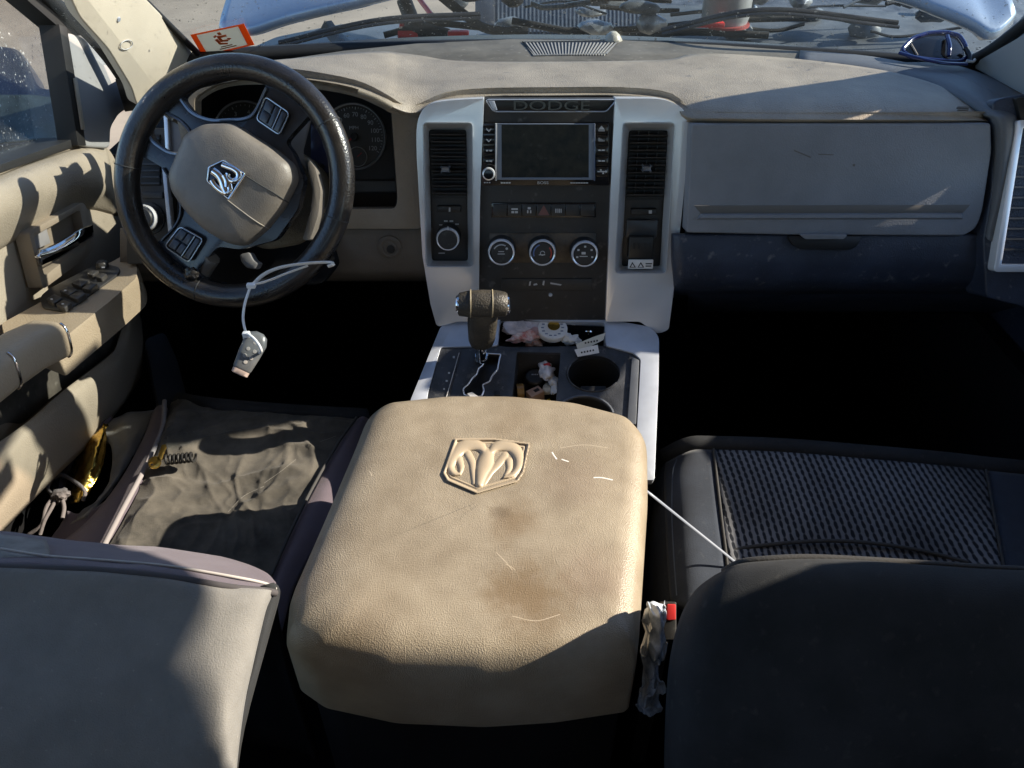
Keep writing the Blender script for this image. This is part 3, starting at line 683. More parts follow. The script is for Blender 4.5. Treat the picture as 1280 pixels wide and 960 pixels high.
# switch row
sb = plate('switch_bank', rect(614, 253.5, 745, 272), st, .004, GLOSS, fa, lift=.002, r=1, bevel=.0006)
for i in range(7):
    x = 616.5 + i * 18.2
    b = plate('switch_button', rect(x, 255.5, x + 17.2, 270.5), st, .004, mat('switch_black', (.026, .025, .024), .4, dust=.1), fa if False else sb, lift=.0045, bevel=.0008)
    cx = x + 8.6
    if i == 3: plates('button_mark', [[(cx, 256.5), (cx + 7, 269), (cx - 7, 269)]], st, .0006, mat('hazard_dull_red', (.16, .07, .06), .6), b, .005)
    elif i == 1: plates('button_mark', [rect(cx - 4, 260.5, cx + 4, 262.3), rect(cx - 4, 264, cx - .5, 266.5), rect(cx + .5, 264, cx + 4, 266.5)], st, .0005, INK, b, .005)
    elif i == 2: plates('button_mark', [rect(cx - 1.8, 259, cx + 1.8, 261.6), rect(cx - 2.6, 263, cx - 1, 266.5), rect(cx + 1, 263, cx + 2.6, 266.5)], st, .0005, INK, b, .005)
    elif i == 4: plates('button_mark', [rect(cx - 3.6, 261, cx - 2.4, 266), rect(cx - 1, 261, cx, 266), rect(cx + 1, 261, cx + 2, 266), rect(cx + 3, 261, cx + 4, 266)], st, .0005, INK, b, .005)
# climate panel and its knobs
plate('climate_panel', rect(612, 291.5, 745, 328.5), st, .003, mat('climate_panel_wear_sheen', (.045, .036, .027), .35, var=.6, vscale=45, col2=(.12, .085, .055)), fa, lift=.0015, bevel=.0005)  # brown mottling is wear plus a reflection put into the colour
for i, (cx, cy) in enumerate(((627, 311), (677.5, 311.5), (729.5, 313))):
    c = on(cx, cy, shift(st, .001)); n = st[1]
    k = lathe('climate_knob', [(0, .021), (.0145, .0208), (.0162, .019), (.0175, .012), (.020, .003), (.0205, 0)], c, n, BLACK, dash, 40)
    lathe('knob_ring', [(.0160, .0205), (.0174, .0214), (.0186, .0200), (.0190, .0165), (.0182, .0165)], c, n, RINGM, k, 40)
    ft = c + n * .0212; Y = n.cross(XR)
    arc = lambda a, b, m, nm, w=.0008, rr=.0115: tube(nm, [ft + (XR * math.cos(math.radians(q)) + Y * math.sin(math.radians(q))) * rr for q in [a + (b - a) * j / 14 for j in range(15)]], w, m, k, segs=5)
    if i == 0:
        arc(150, 60, INK, 'dial_arc'); lathe('dial_dot', [(0, .0008), (.0016, .0006), (.0018, 0)], ft + XR * .0075 + Y * .006, n, INK, k, 12)
        plates('dial_mark', [rect(cx - 4, cy + 3, cx + 3, cy + 4), rect(cx - 5, cy + 6, cx + 4, cy + 7)], shift(st, .022), .0006, INK, k)
    elif i == 1:
        arc(200, 110, mat('cold_blue', (.10, .16, .34), .5), 'dial_arc', .001, .0125); arc(40, -30, mat('hot_red', (.4, .05, .03), .5), 'dial_arc', .001, .0125)
        arc(0, 340, INK, 'dial_symbol', .0005, .003); plates('dial_mark', [rect(cx - 4, cy + 6.5, cx + 4, cy + 7.5)], shift(st, .022), .0006, INK, k)
    else:
        obj('dial_symbol', join_bm([box_bm(ft + (XR * math.cos(q) + Y * math.sin(q)) * .0112, .0028, .0006, .0024, axes=(XR, n, Y)) for q in [math.radians(200 - 55 * j) for j in range(5)]]), INK, k)
        plates('dial_mark', [rect(cx - 2.5, cy + 2, cx + 2.5, cy + 5), rect(cx - 5, cy + 7, cx + 5, cy + 8)], shift(st, .022), .0006, INK, k)
# lower cubby door with scraped-off lettering
cd = plate('storage_door', rect(627, 348.5, 740, 363), st, .004, mat('door_black_plastic', (.03, .029, .027), .45, dust=.15), fa, lift=.002, r=1, bevel=.0008)
plates('scuff_mark', [[(662, 352), (664, 351.5), (663, 357), (661, 357)], [(667, 355), (671, 354), (672, 356), (667, 357)], [(679, 351), (681, 351), (680, 357), (678, 356)], [(688, 353), (702, 355.5), (701, 357), (688, 355)]], st, .0004, INK, cd, .0026)
lathe('screw_head', [(0, .003), (.0022, .0025), (.003, 0)], on(688, 368.5, st), st[1], SILVERW, fa, 14)
# silver bezels
def bezel(outer, innerp, panel):
    b = plate('trim_bezel', outer, st, .05, SILVER, dash, lift=.010, bevel=.006, segs=4, holes=[rpoly(innerp, 5, 3)], n=5)
    return b
Lo = [(605, 123), (600, 250), (598, 402), (572, 402, 4), (546, 409, 6), (538, 380), (528, 320), (521, 200), (520, 152, 22), (532, 130, 16), (560, 125, 20)]
Li = [(529, 154), (590, 154), (591, 333), (533, 333)]
Ro = [(769, 123), (835, 123, 22), (862, 142, 16), (860, 190), (845, 340), (836, 412, 4), (822, 418, 6), (800, 402, 4), (757, 402), (765, 200)]
Ri = [(779, 154), (843, 154), (832, 341), (769, 341)]
def rp2(p): return rpoly(p, 3, 4)
for nm, outer, inn, vent, rc in (('left', Lo, Li, [(536, 162), (583, 162), (585, 326), (540, 326)], 0), ('right', Ro, Ri, [(786, 163), (835, 163), (825, 333), (777, 333)], 1)):
    bz = plate('trim_bezel', outer, st, .05, SILVER, dash, lift=.010, bevel=.009, r=2, segs=5, outer_only=True, holes=[rpoly(inn, 5, 3)])
    n = st[1]
    # chamfered inner frame, sunk panel
    a = [on(x, y, shift(st, .009)) for x, y in rpoly(inn, 5, 3)]; b2 = [on(x, y, shift(st, -.010)) for x, y in rpoly(vent, 4, 3)]
    a0 = [on(x, y, shift(st, .0125)) for x, y in rpoly([(x + (-1 if x < sum(q[0] for q in inn) / 4 else 1), y + (-1 if y < 250 else 1)) for x, y in inn], 6, 3)]
    obj('bezel_frame', loft_bm([a0, a, b2], False, False), mat('silver_frame', (.60, .60, .60), .3, metal=.4), bz)
    plate('vent_panel', [(x, y) for x, y in vent], st, .01, mat('panel_black', (.032, .031, .03), .45, dust=.08), bz, lift=-.014)
    vr = (538, 164, 581.5, 248) if not rc else (787.5, 165, 834, 250)
    sk = 0 if not rc else -5
    q = [(vr[0], vr[1]), (vr[2], vr[1]), (vr[2] + sk + (2 if not rc else 0), vr[3]), (vr[0] + sk + (2 if not rc else 0), vr[3])]
    v = plate('air_vent', q, st, .004, DARK, dash, lift=-.012, bevel=0)
    sl = []
    for i in range(9):
        f = (i + .6) / 9.2; y = q[0][1] + (q[3][1] - q[0][1]) * f
        xl = q[0][0] + (q[3][0] - q[0][0]) * f + .8; xr = q[1][0] + (q[2][0] - q[1][0]) * f - .8
        A = on(xl, y, shift(st, -.004)); B = on(xr, y, shift(st, -.004)); m_ = (A + B) / 2
        Yv = n.cross(XR); d = (n * .9 - Yv * -.35).normalized()
        sl.append(box_bm(m_, (B - A).length, .012, .0016, axes=(XR, d, XR.cross(d))))
    obj('vent_slat', join_bm(sl), SLAT, v)
    if rc:
        obj('vent_vane', join_bm([box_bm(on(x, 205, shift(st, -.009)), .0012, .004, .085, axes=(XR, n, n.cross(XR))) for x in (796, 808, 820)]), SLAT, v)
    tx, ty = (557, 211) if not rc else (808, 210)
    box('vent_tab', on(tx, ty, shift(st, .002)), .010, .010, .006, mat('tab_grey', (.2, .2, .21), .4), v, .002, (XR, n, n.cross(XR)))
    wx = (546, 257.5, 576, 265.5) if not rc else (789, 261, 821, 269)
    w = plate('vent_wheel', rect(*wx), st, .008, BLACK, dash, lift=-.008, r=2, bevel=.002)
    plates('wheel_mark', [rect(wx[0] + 15, wx[1] + 2, wx[0] + 17, wx[3] - 1)] if not rc else [rect(wx[0] + 22, wx[1] + 2, wx[0] + 26, wx[3] - 2)], st, .0006, INK, w, -.007)
c = on(561, 294.5, shift(st, -.012)); n = st[1]
k = lathe('drive_selector_knob', [(0, .024), (.0128, .0236), (.0145, .022), (.0165, .008), (.0175, 0)], c, n, BLACK, dash, 36)
lathe('knob_ring', [(.0138, .0232), (.0150, .0240), (.0160, .0222), (.0165, .0180), (.0155, .0180)], c, n, RINGM, k, 36)
box('knob_pointer', on(560, 285.5, shift(st, .012)), .0016, .001, .005, INK, k, 0, (XR, n, n.cross(XR)))
plates('selector_legend', [rect(549, 280.5, 553, 281.8), rect(555, 275.5, 559.5, 277.2), rect(562, 275.5, 566.5, 277.2), rect(569, 279.5, 573.5, 281), rect(548, 316, 556, 317)], st, .0005, INK, dash, -.0135)
# outlet in the right column with its warning tag
pw = plate('power_outlet', [(787, 296), (818, 296), (816, 324), (785, 324)], st, .02, mat('outlet_black', (.02, .02, .02), .35), dash, lift=.002, r=2)
plates('outlet_slot', [rect(791, 304, 794, 311), rect(797, 304, 800, 311), rect(805, 304, 808, 311), rect(811, 304, 813, 311)], st, .001, DARK, pw, .0025)
plate('outlet_lid', [(784, 275), (823, 275), (821, 297), (782, 297)], st, .006, mat('outlet_lid_grey', (.05, .055, .062), .3), dash, lift=-.008, r=2)
wt = plate('warning_tag', [(786, 325), (817, 325), (816, 336), (785, 336)], st, .003, PAPER, pw, lift=.006, r=1, bevel=.0004)
plates('tag_mark', [[(790.5, 327.5), (795, 334.5), (786.8, 334.5)], [(801, 327.5), (805.3, 334.5), (797, 334.5)], rect(807, 329, 815, 330.3), rect(807, 332, 814, 333.3)], st, .0004, INKB, wt, .0064)
plates('tag_mark_inner', [[(790.7, 330), (793, 333.7), (788.6, 333.7)], [(801, 330), (803.4, 333.7), (798.7, 333.7)]], st, .0004, PAPER, wt, .0068)
# ---------------------------------------------------------------- glovebox
gb = rowplane(153, 1.0, 290, 1.055)
gl = plate('glovebox_door', [(864, 154), (1239, 154), (1240, 190), (1229, 262), (1222, 285, 12), (1205, 295), (1000, 294), (858, 291), (861, 230)], gb, .03, GLOVE, dash, lift=.0, r=4, bevel=.003, segs=3)
plate('door_groove', [(868, 257), (1213, 256), (1204, 266), (876, 267)], gb, .002, mat('groove_shade', (.12, .11, .10), .6), gl, lift=.0006, bevel=.0003)
bm = loft_bm([[on(x, y, shift(gb, .001)) for x, y in [(876, 267), (1204, 266), (1204, 274), (870, 274.5)]], [on(x, y, shift(gb, .005)) for x, y in [(878, 269), (1202, 268), (1202, 272), (874, 272.5)]]])
obj('door_ridge', bm, GLOVE, gl)
plate('latch_recess', [(985, 295), (1078, 295), (1072, 308), (1062, 313), (1000, 312), (990, 306)], rowplane(290, 1.06, 320, 1.072), .012, mat('latch_black', (.008, .008, .009), .5), gl, lift=.004, r=4)
plate('latch_handle', [(1000, 293), (1060, 293), (1055, 299), (1006, 299)], gb, .012, GLOVE, gl, lift=.006, r=2)
plates('scratch_mark', [[(992, 187), (1014, 196), (1013, 197.5), (993, 189)], [(1023, 192), (1042, 193), (1042, 194), (1023, 193.5)], rect(1066, 205, 1069, 208)], gb, .0003, mat('scratch_dark', (.11, .10, .095), .7), gl, .0004)
# dark right-hand end of the dashboard, with its tall silver-framed vent
ep = rowplane(120, 1.0, 340, 1.06)
plate('end_panel', [(1241, 128), (1252, 122, 10), (1330, 110), (1420, 110), (1420, 420), (1233, 372), (1229, 300), (1240, 240)], ep, .05, SLATE, dash, r=6, bevel=.012, segs=4, lift=-.003)
eb_ = plate('trim_bezel', [(1271, 150), (1420, 150), (1420, 340), (1242, 340)], ep, .02, SILVER, dash, lift=.012, r=6, bevel=.003, holes=[[(1279, 160), (1410, 160), (1410, 331), (1252, 331)]])
ev = plate('air_vent', [(1277, 157), (1412, 157), (1412, 334), (1249, 334)], ep, .004, DARK, dash, lift=-.004)
plates('vent_slat', [[(1276 - i * 2.1, 168 + 13 * i), (1408, 168 + 13 * i), (1408, 170 + 13 * i), (1275.6 - i * 2.1, 170 + 13 * i)] for i in range(12)], ep, .008, SLAT, ev, .006)
plate('side_demister', [(1270, 122), (1330, 118), (1330, 152), (1276, 150)], ep, .01, DARK, dash, lift=.004, r=3)
# lower knee bolster on the passenger side
kb2 = [[at(x, py, t) for x in (842, 900, 1000, 1100, 1200, 1260, 1400)] for py, t in ((293, 1.066), (312, 1.072), (336, 1.085), (356, 1.11), (366, 1.16), (372, 1.3))]
surf('knee_panel', kb2, SLATE, dash, 4, 5, .02)
# ================================================================ steering column (part of the dashboard)
col = plate('column_shroud', [(318, 205), (372, 186), (390, 205), (399, 235), (397, 262), (388, 294), (372, 305), (330, 312), (300, 300)], plane3(at(300, 260, 1.06), at(395, 240, 1.06), at(350, 310, 1.07)), .20, mat('shroud_grained_tan', (.17, .14, .095), .7, bump=.6, bscale=500, btype='voronoi', var=.3, vscale=30), dash, r=8, bevel=.012, segs=3)
plate('shroud_rim', [(384, 196), (394, 210), (401, 238), (398, 268), (388, 300), (378, 300), (388, 264), (391, 238), (385, 214)], plane3(at(300, 260, 1.04), at(395, 240, 1.04), at(350, 310, 1.05)), .03, HUBM, dash, r=3, bevel=.003)
plate('column_gap_shade', [(255, 300), (410, 290), (420, 330), (400, 356), (250, 358)], rowplane(290, 1.085, 356, 1.10), .03, VOID, dash, r=8)  # dark gap below the column, its shade drawn as a black sheet
stalk = loft_bm([[on(x, y, plane3(at(360, 200, z), at(400, 200, z), at(380, 150, z))) for x, y in pts] for z, pts in
                 ((1.035, [(354, 186), (386, 140), (391, 143), (379, 190), (384, 213), (372, 200)]), (1.06, [(354, 186), (386, 140), (391, 143), (379, 190), (384, 213), (372, 200)]))])
bmesh.ops.bevel(stalk, geom=stalk.edges[:], offset=.002, segments=2, affect='EDGES')
obj('turn_signal_stalk', stalk, HUBM, dash)
plate('tilt_lever', [(299, 318), (311, 315), (317, 326), (323, 329), (319, 337), (308, 335), (301, 327)], rowplane(310, 1.06, 340, 1.065), .02, mat('lever_grey', (.2, .19, .185), .45), dash, r=3, bevel=.003)
tube('stalk_stub', catmull([at(266, 322, 1.02), at(258, 334, 1.03), at(247, 352, 1.04)], 5), .010, HUBM, dash)
# ================================================================ steering wheel
wn = Vector((-.08, -.90, .43)).normalized()
wc = at(293, 226, .985)
wp = (wc, wn)
sw = thing('steering_wheel', 'worn black leather steering wheel, turned, with taupe airbag cover and chrome badge', 'steering wheel', wc)
cl = [on(x, y, wp) for x, y in ell(293.5, 226.5, 134.5, 143.5, 96)]
rim_r = 15.4 / F * .985
tb = tube_bm(cl, rim_r, 20, closed=True, up=wn)
for v in tb.verts:      # thumb swell
    pass
obj('rim', tb, LEATHER, sw, angle=80)
def around(i, d): return cl[(i + d) % 96]
for k, nm in ((5, 'rim_seam'), (88, 'rim_seam'), (29, 'rim_seam'), (50, 'rim_seam')):
    i = k; d = (cl[(i + 1) % 96] - cl[i - 1]).normalized(); x = d.cross(wn).normalized()
    tube(nm, [cl[i] + (x * math.cos(a) + wn * math.sin(a)) * (rim_r + .0002) for a in [2 * PI * j / 24 for j in range(24)]], .0007, THREADD, sw, closed=True, segs=5)
A_ = [(225, 122), (240, 109), (285, 97), (330, 95), (333, 109), (319, 139), (307, 148), (285, 150), (262, 150), (240, 141)]
B_ = [(183, 162), (199, 137), (225, 150), (238, 164), (236, 184), (225, 193), (210, 191), (190, 177)]
C_ = [(166, 196), (180, 196), (204, 210), (216, 232), (225, 259), (221, 278), (202, 300), (191, 305), (176, 282), (168, 245)]
D_ = [(246, 338), (272, 308), (300, 312), (345, 300), (372, 262), (380, 225), (366, 190), (356, 178), (366, 166), (392, 138), (408, 168), (416, 226), (409, 280), (384, 324), (340, 350), (292, 357), (258, 352)]
spm = mat('spoke_black_plastic', (.03, .032, .04), .25, bump=.08, bscale=700, var=.3, vscale=20, coat=.2)
sp_pl = shift(wp, -.004)
spid = plate('spoke', ell(293.5, 226.5, 130, 139, 72), sp_pl, .016, spm, sw, bevel=.003, segs=3, holes=[rpoly(q, 7, 4) for q in (A_, B_, C_, D_)])
for q, nm in ((B_, 'spoke_trim'),):
    pts = [on(x, y, shift(wp, -.003)) for x, y in rpoly(q, 7, 4)]
    tube(nm, pts, .0021, mat('trim_blue_silver', (.16, .19, .25), .3, metal=.5), sw, closed=True, segs=6)
tube('spoke_trim', catmull([on(x, y, shift(wp, -.002)) for x, y in [(225, 123), (240, 141), (262, 150), (285, 150), (307, 148), (319, 139), (333, 110)]], 6), .0021, mat('trim_blue_silver', (.16, .19, .25), .3, metal=.5), sw, segs=6)
tube('spoke_trim', catmull([on(x, y, shift(wp, -.002)) for x, y in [(204, 210), (217, 232), (226, 258), (221, 279), (202, 301)]], 6), .0018, spm, sw, segs=6)
# airbag cover
hubo = rpoly([(218, 219), (225, 202), (240, 166), (262, 154), (293, 153), (304, 157), (350, 186), (374, 206), (378, 226), (360, 262), (337, 290), (312, 310), (291, 307), (262, 289), (240, 266), (222, 240)], 8, 4)
hc = (292, 228)
ring = []
for s, h in ((1.0, -.006), (1.0, .008), (.985, .018), (.95, .027), (.88, .033), (.74, .038), (.55, .041), (.3, .042)):
    ring.append([on(hc[0] + (x - hc[0]) * s, hc[1] + (y - hc[1]) * s, (wc + wn * (h - .02), wn)) + Vector((0, 0, 0)) for x, y in hubo])
base = [on(x, y, shift(wp, -.006)) for x, y in hubo]
ring = []
cen = sum(base, Vector()) / len(base)
for s, h in ((1.0, -.004), (1.0, .010), (.985, .020), (.95, .028), (.88, .033), (.74, .037), (.55, .039), (.3, .040), (.05, .040)):
    lr = (on(345, 275, wp) - on(293, 228, wp)).normalized()
    rr_ = []
    for q in base:
        d = q - cen; w_ = max(0, d.normalized().dot(lr)) ** 1.5
        f = .97 * (1 - (1 - s) * (1 + 1.5 * w_ * (1 if s > .7 else s / .7 * .9)))
        rr_.append(cen + d * max(f, .03) + wn * h)
    ring.append(rr_)
hub = obj('airbag_cover', loft_bm(ring, True, True), HUBM, sw, angle=50)
hp = (cen + wn * .0385, wn)
tube('cover_seam', hits(hub, [(306, 219), (325, 231), (342, 241), (354, 249), (366, 257)], .0001), .0007, THREADD, hub, segs=6)
tube('cover_seam', hits(hub, [(284, 250), (305, 266), (322, 278), (340, 288), (346, 291)], .0001), .0007, mat('seam_light', (.36, .31, .25), .6), hub, segs=6)
plates('airbag_mark', [rect(247, 194, 248.5, 204), rect(250, 194, 251, 204), [(246, 198), (252, 196), (252, 197.5), (246, 199.5)], [(262, 258), (266, 256), (265, 262), (263, 262)]], (cen + wn * .0355, wn), .001, mat('mark_dark_taupe', (.12, .10, .085), .6), hub)
# chrome badge: five-sided shield with a ram's head
def px2(pts, ox, oy, s): return [(ox + x / s, oy + y / s) for x, y in pts]
sh = px2([(455, 185), (575, 130), (745, 238), (615, 440), (445, 300)], 190, 180, 6.4)
ep2 = (cen + wn * .0395, wn)
bd = plate('badge', sh, ep2, .006, mat('badge_black', (.012, .013, .02), .2), hub, lift=.002, r=2, bevel=.001)
tube('badge_rim', [on(x, y, shift(ep2, .0025)) for x, y in rpoly(sh, 2, 3)], .0011, CHROME, bd, closed=True, segs=8)
tube('badge_rim', [on(x, y, shift(ep2, .003)) for x, y in px2([(745, 238), (615, 440)], 190, 180, 6.4)], .0019, CHROME, bd, segs=8)
def relief(parts, o, s, pl, m, par, nm, wscale, t):
    bms = []
    for pts, w in parts:
        bms.append(stroke_bm(px2(pts, *o, s), pl, w / s, .55, t))
    return obj(nm, join_bm(bms), m, par, angle=60)
relief([([(485, 215), (530, 250), (560, 300), (575, 350), (590, 385)], 62), ([(560, 165), (600, 180), (650, 200), (690, 235), (685, 280), (640, 295), (605, 270), (610, 235)], 46),
        ([(475, 290), (500, 330), (545, 370), (590, 390), (620, 370), (615, 320)], 46), ([(575, 250), (600, 300), (600, 345)], 60)], (190, 180), 6.4, shift(ep2, .0045), CHROME, bd, 'ram_head', 1, .95)
# button pods
for nm, q, btn in (('switch_pod', px2([(885, 322), (965, 377), (931, 450), (855, 398)], 0, 0, 2.667), 0), ('switch_pod', [(225, 283), (254, 299), (236, 328), (206, 308)], 1)):
    pd = plate(nm, q, shift(wp, -.002), .006, GLOSS, sw, lift=.004, r=4, bevel=.001)
    tube('pod_rim', [on(x, y, shift(wp, .0025)) for x, y in rpoly(q, 5, 4)], .0011, mat('pod_rim_silver', (.45, .47, .5), .25, metal=.7), pd, closed=True, segs=6)
    a, b, c, d = [Vector(v) for v in q]
    def uv(u, v): return tuple((a.lerp(b, u)).lerp(d.lerp(c, u), v))
    if not btn: cells = [(.08, .08, .40, .48), (.08, .54, .40, .92), (.44, .08, .62, .92), (.72, .08, .92, .92)]
    else: cells = [(.08, .08, .36, .48), (.40, .08, .62, .48), (.08, .54, .36, .92), (.40, .54, .62, .92), (.74, .08, .93, .92)]
    for u0, v0, u1, v1 in cells:
        bt = plate('pod_button', [uv(u0, v0), uv(u1, v0), uv(u1, v1), uv(u0, v1)], wp, .004, mat('pod_button_slate', (.035, .04, .055), .3, var=.3), pd, lift=.005, r=1.5, bevel=.001)
    tube('pod_divider', [on(*uv(.67, .04), shift(wp, .0045)), on(*uv(.67, .96), shift(wp, .0045))], .0009, mat('pod_rim_silver', (.45, .47, .5), .25, metal=.7), pd, segs=6)
# torn leather seam at the lower left
obj('frayed_seam', crumple_bm(on(240, 343, shift(wp, .012)), .009, .006, .009, .5, 150, 3, 3), LEATHER, sw)
# ---------------------------------------------------------------- key fob hung on zip ties
def T(px, py, t=.955): return at(px, py, t)
zt = thing('zip_tie', 'long white zip tie looped round the bottom of the steering wheel', 'zip tie', T(316, 356))
tube('strap', catmull([T(316, 356), T(330, 343), T(352, 334), T(385, 329), T(413, 328), T(416, 331), T(410, 333)], 6), .0042, WHITE, zt, flat=.35, up=Vector((0, .7, .7)))
tube('strap', catmull([T(316, 356), T(335, 351, .95), T(360, 341, .955), T(385, 332, .96)], 6), .0030, WHITE, zt, flat=.4, up=Vector((0, .7, .7)))
box('tie_head', T(314, 357, .952), .011, .007, .006, WHITE, zt, .0015)
z2 = thing('zip_tie', 'thin white zip tie hanging straight down and gripping the key fob', 'zip tie', T(308, 418))
tube('strap', catmull([T(313, 358, .953), T(306, 380, .955), T(304, 400, .957), T(308, 418, .958)], 6), .0020, WHITE, z2, flat=.6)
tube('strap', catmull([T(308, 418, .948), T(316, 422, .943), T(324, 432, .943), T(326, 440, .95), T(318, 440, .975), T(306, 425, .975)], 6, True), .0018, WHITE, z2, closed=True)
box('tie_head', T(308, 418, .949), .009, .007, .007, WHITE, z2, .0015)
fb = thing('key_fob', 'silver and black car key fob dangling from a white zip tie', 'key fob', T(302, 466))
a, b = T(325, 416, .962), T(302, 462, .955); ax = (a - b).normalized(); xx = ax.cross(ray(314, 440).normalized()).normalized(); yy = ax.cross(xx)
def fobring(f, w, h): 
    c = b + (a - b) * f
    return [c + xx * (w * math.copysign(abs(math.cos(q)) ** .6, math.cos(q))) + yy * (h * math.copysign(abs(math.sin(q)) ** .7, math.sin(q))) for q in [2 * PI * j / 24 for j in range(24)]]
obj('fob_shell', loft_bm([fobring(f, w, h) for f, w, h in ((.0, .0105, .005), (.04, .0115, .0062), (.4, .0135, .0068), (.75, .0145, .007), (.93, .011, .006), (1, .005, .003))]), mat('fob_grey', (.13, .135, .14), .3, var=.15, vscale=60), fb)
obj('fob_end', loft_bm([fobring(f, w, h) for f, w, h in ((-.14, .008, .004), (-.12, .010, .005), (-.01, .0105, .0055))]), mat('fob_end_pinkish', (.42, .33, .29), .35), fb)
s_ = -1 if (yy.dot(CAM - b) < 0) else 1
for f, sx in ((.72, .0), (.52, .004), (.52, -.004), (.34, .004), (.34, -.004), (.2, .0)):
    c = b + (a - b) * f + xx * sx + yy * s_ * .0066
    lathe('fob_button', [(0, .0009), (.0022, .0007), (.0026, 0)], c, yy * s_, mat('fob_button_pale', (.32, .3, .28), .4), fb, 14)
# ================================================================ centre console
con = thing('center_console', 'grey-blue plastic floor console with gated shifter plate, bins and cup holders', 'console', (.04, .8, .7))
cp = plane3(at(560, 405, 1.145), at(820, 405, 1.145), at(680, 520, 1.062))
cn = cp[1]
hole = [(625, 399), (756, 403), (757, 432), (792, 441), (801, 449), (795, 560), (525, 560), (535, 490), (551, 434), (622, 432)]
sil = [(566, 392, 8), (600, 396), (760, 399), (812, 408, 8), (824, 420, 8), (823, 480), (818, 600), (495, 600), (513, 500), (550, 410)]
plate('console_trim', sil, cp, .02, SILVERW, con, bevel=.004, r=3, segs=3, holes=[rpoly(hole, 3, 3)])
# flanks down to the floor
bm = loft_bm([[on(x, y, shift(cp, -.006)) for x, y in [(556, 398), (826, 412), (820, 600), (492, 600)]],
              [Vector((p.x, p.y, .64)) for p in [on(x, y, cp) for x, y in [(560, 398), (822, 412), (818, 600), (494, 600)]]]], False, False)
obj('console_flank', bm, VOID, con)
INS = mat('insert_dark_blue_plastic', (.04, .043, .05), .4, bump=.2, bscale=500, btype='voronoi', var=.5, vscale=26, dust=.3)
bin_h = rpoly([(646, 440), (701, 441), (692, 530), (637, 530)], 2, 2)
cup1 = ell(742, 467, 33, 22.5, 36); cup2 = ell(730, 521, 37, 26, 36)
gate = [(600, 441.5), (626, 443), (624, 450), (622, 462), (615, 470), (612, 477), (603, 481), (605, 488), (602, 495), (592, 497), (580, 493), (579, 486), (586, 480), (590, 473), (596, 468), (598, 461), (604, 456), (606, 449), (600, 447)]
plate('console_insert', [(551, 434), (622, 432), (640, 434), (757, 432), (792, 441), (801, 449), (795, 560), (525, 560), (535, 490)], shift(cp, -.003), .008, INS, con, r=2, bevel=.0015, holes=[bin_h, cup1, cup2, gate])
plate('insert_ridge', [(790, 446), (799, 450), (795, 530), (784, 530)], cp, .006, mat('ridge_blue_grey', (.09, .10, .12), .4, dust=.3, var=.3), con, lift=.001, r=1, bevel=.001)
plate('insert_bridge', [(726, 482), (758, 482), (752, 500), (722, 500)], shift(cp, -.02), .03, DARK, con)
tube('cup_rim', [on(x, y, shift(cp, -.003)) for x, y in cup1[3:22]], .0016, INS, con, segs=6)
tube('cup_rim', [on(x, y, shift(cp, -.002)) for x, y in cup2[19:36]], .0022, mat('ridge_blue_grey', (.09, .10, .12), .4), con, segs=6)
for c_, d in ((cup1, .09), (cup2, .09)):
    r0 = [on(x, y, shift(cp, -.006)) for x, y in c_]; cc = sum(r0, Vector()) / len(r0)
    r1 = [cc + (q - cc) * .9 + Vector((0, 0, -d)) for q in r0]
    bm = loft_bm([r0, r1], False, True); bmesh.ops.reverse_faces(bm, faces=bm.faces[:])
    obj('cup_holder', bm, DARK, con)
def well(name, pts, pl, d, m, par, taper=.95):
    r0 = [on(x, y, pl) for x, y in pts]; cc = sum(r0, Vector()) / len(r0)
    r1 = [cc + (q - cc) * taper + Vector((0, .0, -d)) for q in r0]
    bm = loft_bm([r0, r1], False, True); bmesh.ops.reverse_faces(bm, faces=bm.faces[:])
    return obj(name, bm, m, par)
well('storage_bin', bin_h, shift(cp, -.005), .055, mat('bin_black', (.02, .02, .022), .6, var=.3, dust=.1), con)
tw = [(624, 399), (757, 402), (757, 433), (622, 433)]
well('front_tray', tw, shift(cp, -.004), .04, mat('tray_dark', (.025, .026, .03), .5, dust=.15), con, .98)
well('gate_slot', gate, shift(cp, -.006), .012, mat('gate_inner', (.025, .028, .034), .35, var=.5, vscale=40), con, 1)
tube('gate_rim', [on(x, y, shift(cp, -.002)) for x, y in rpoly(gate, 1.5, 2)], .0013, RINGM, con, closed=True, segs=6)
plate('gear_scale', [(551, 436), (577, 437), (560, 500), (534, 500)], cp, .002, INS, con, lift=-.0015, r=1, bevel=.0005)
tube('scale_line', [on(574, 441, cp), on(557, 500, cp)], .0006, INK, con, segs=5)
plates('gear_letter', [rect(566, 445, 568.5, 447.5), rect(560, 465, 562.5, 467), rect(557, 475, 559.5, 477), rect(554, 485, 556, 487)], shift(cp, -.001), .001, INK, con)
plate('blank_switch', rect(618, 488, 625, 494), cp, .003, DARK, con, lift=-.001, bevel=.0004)
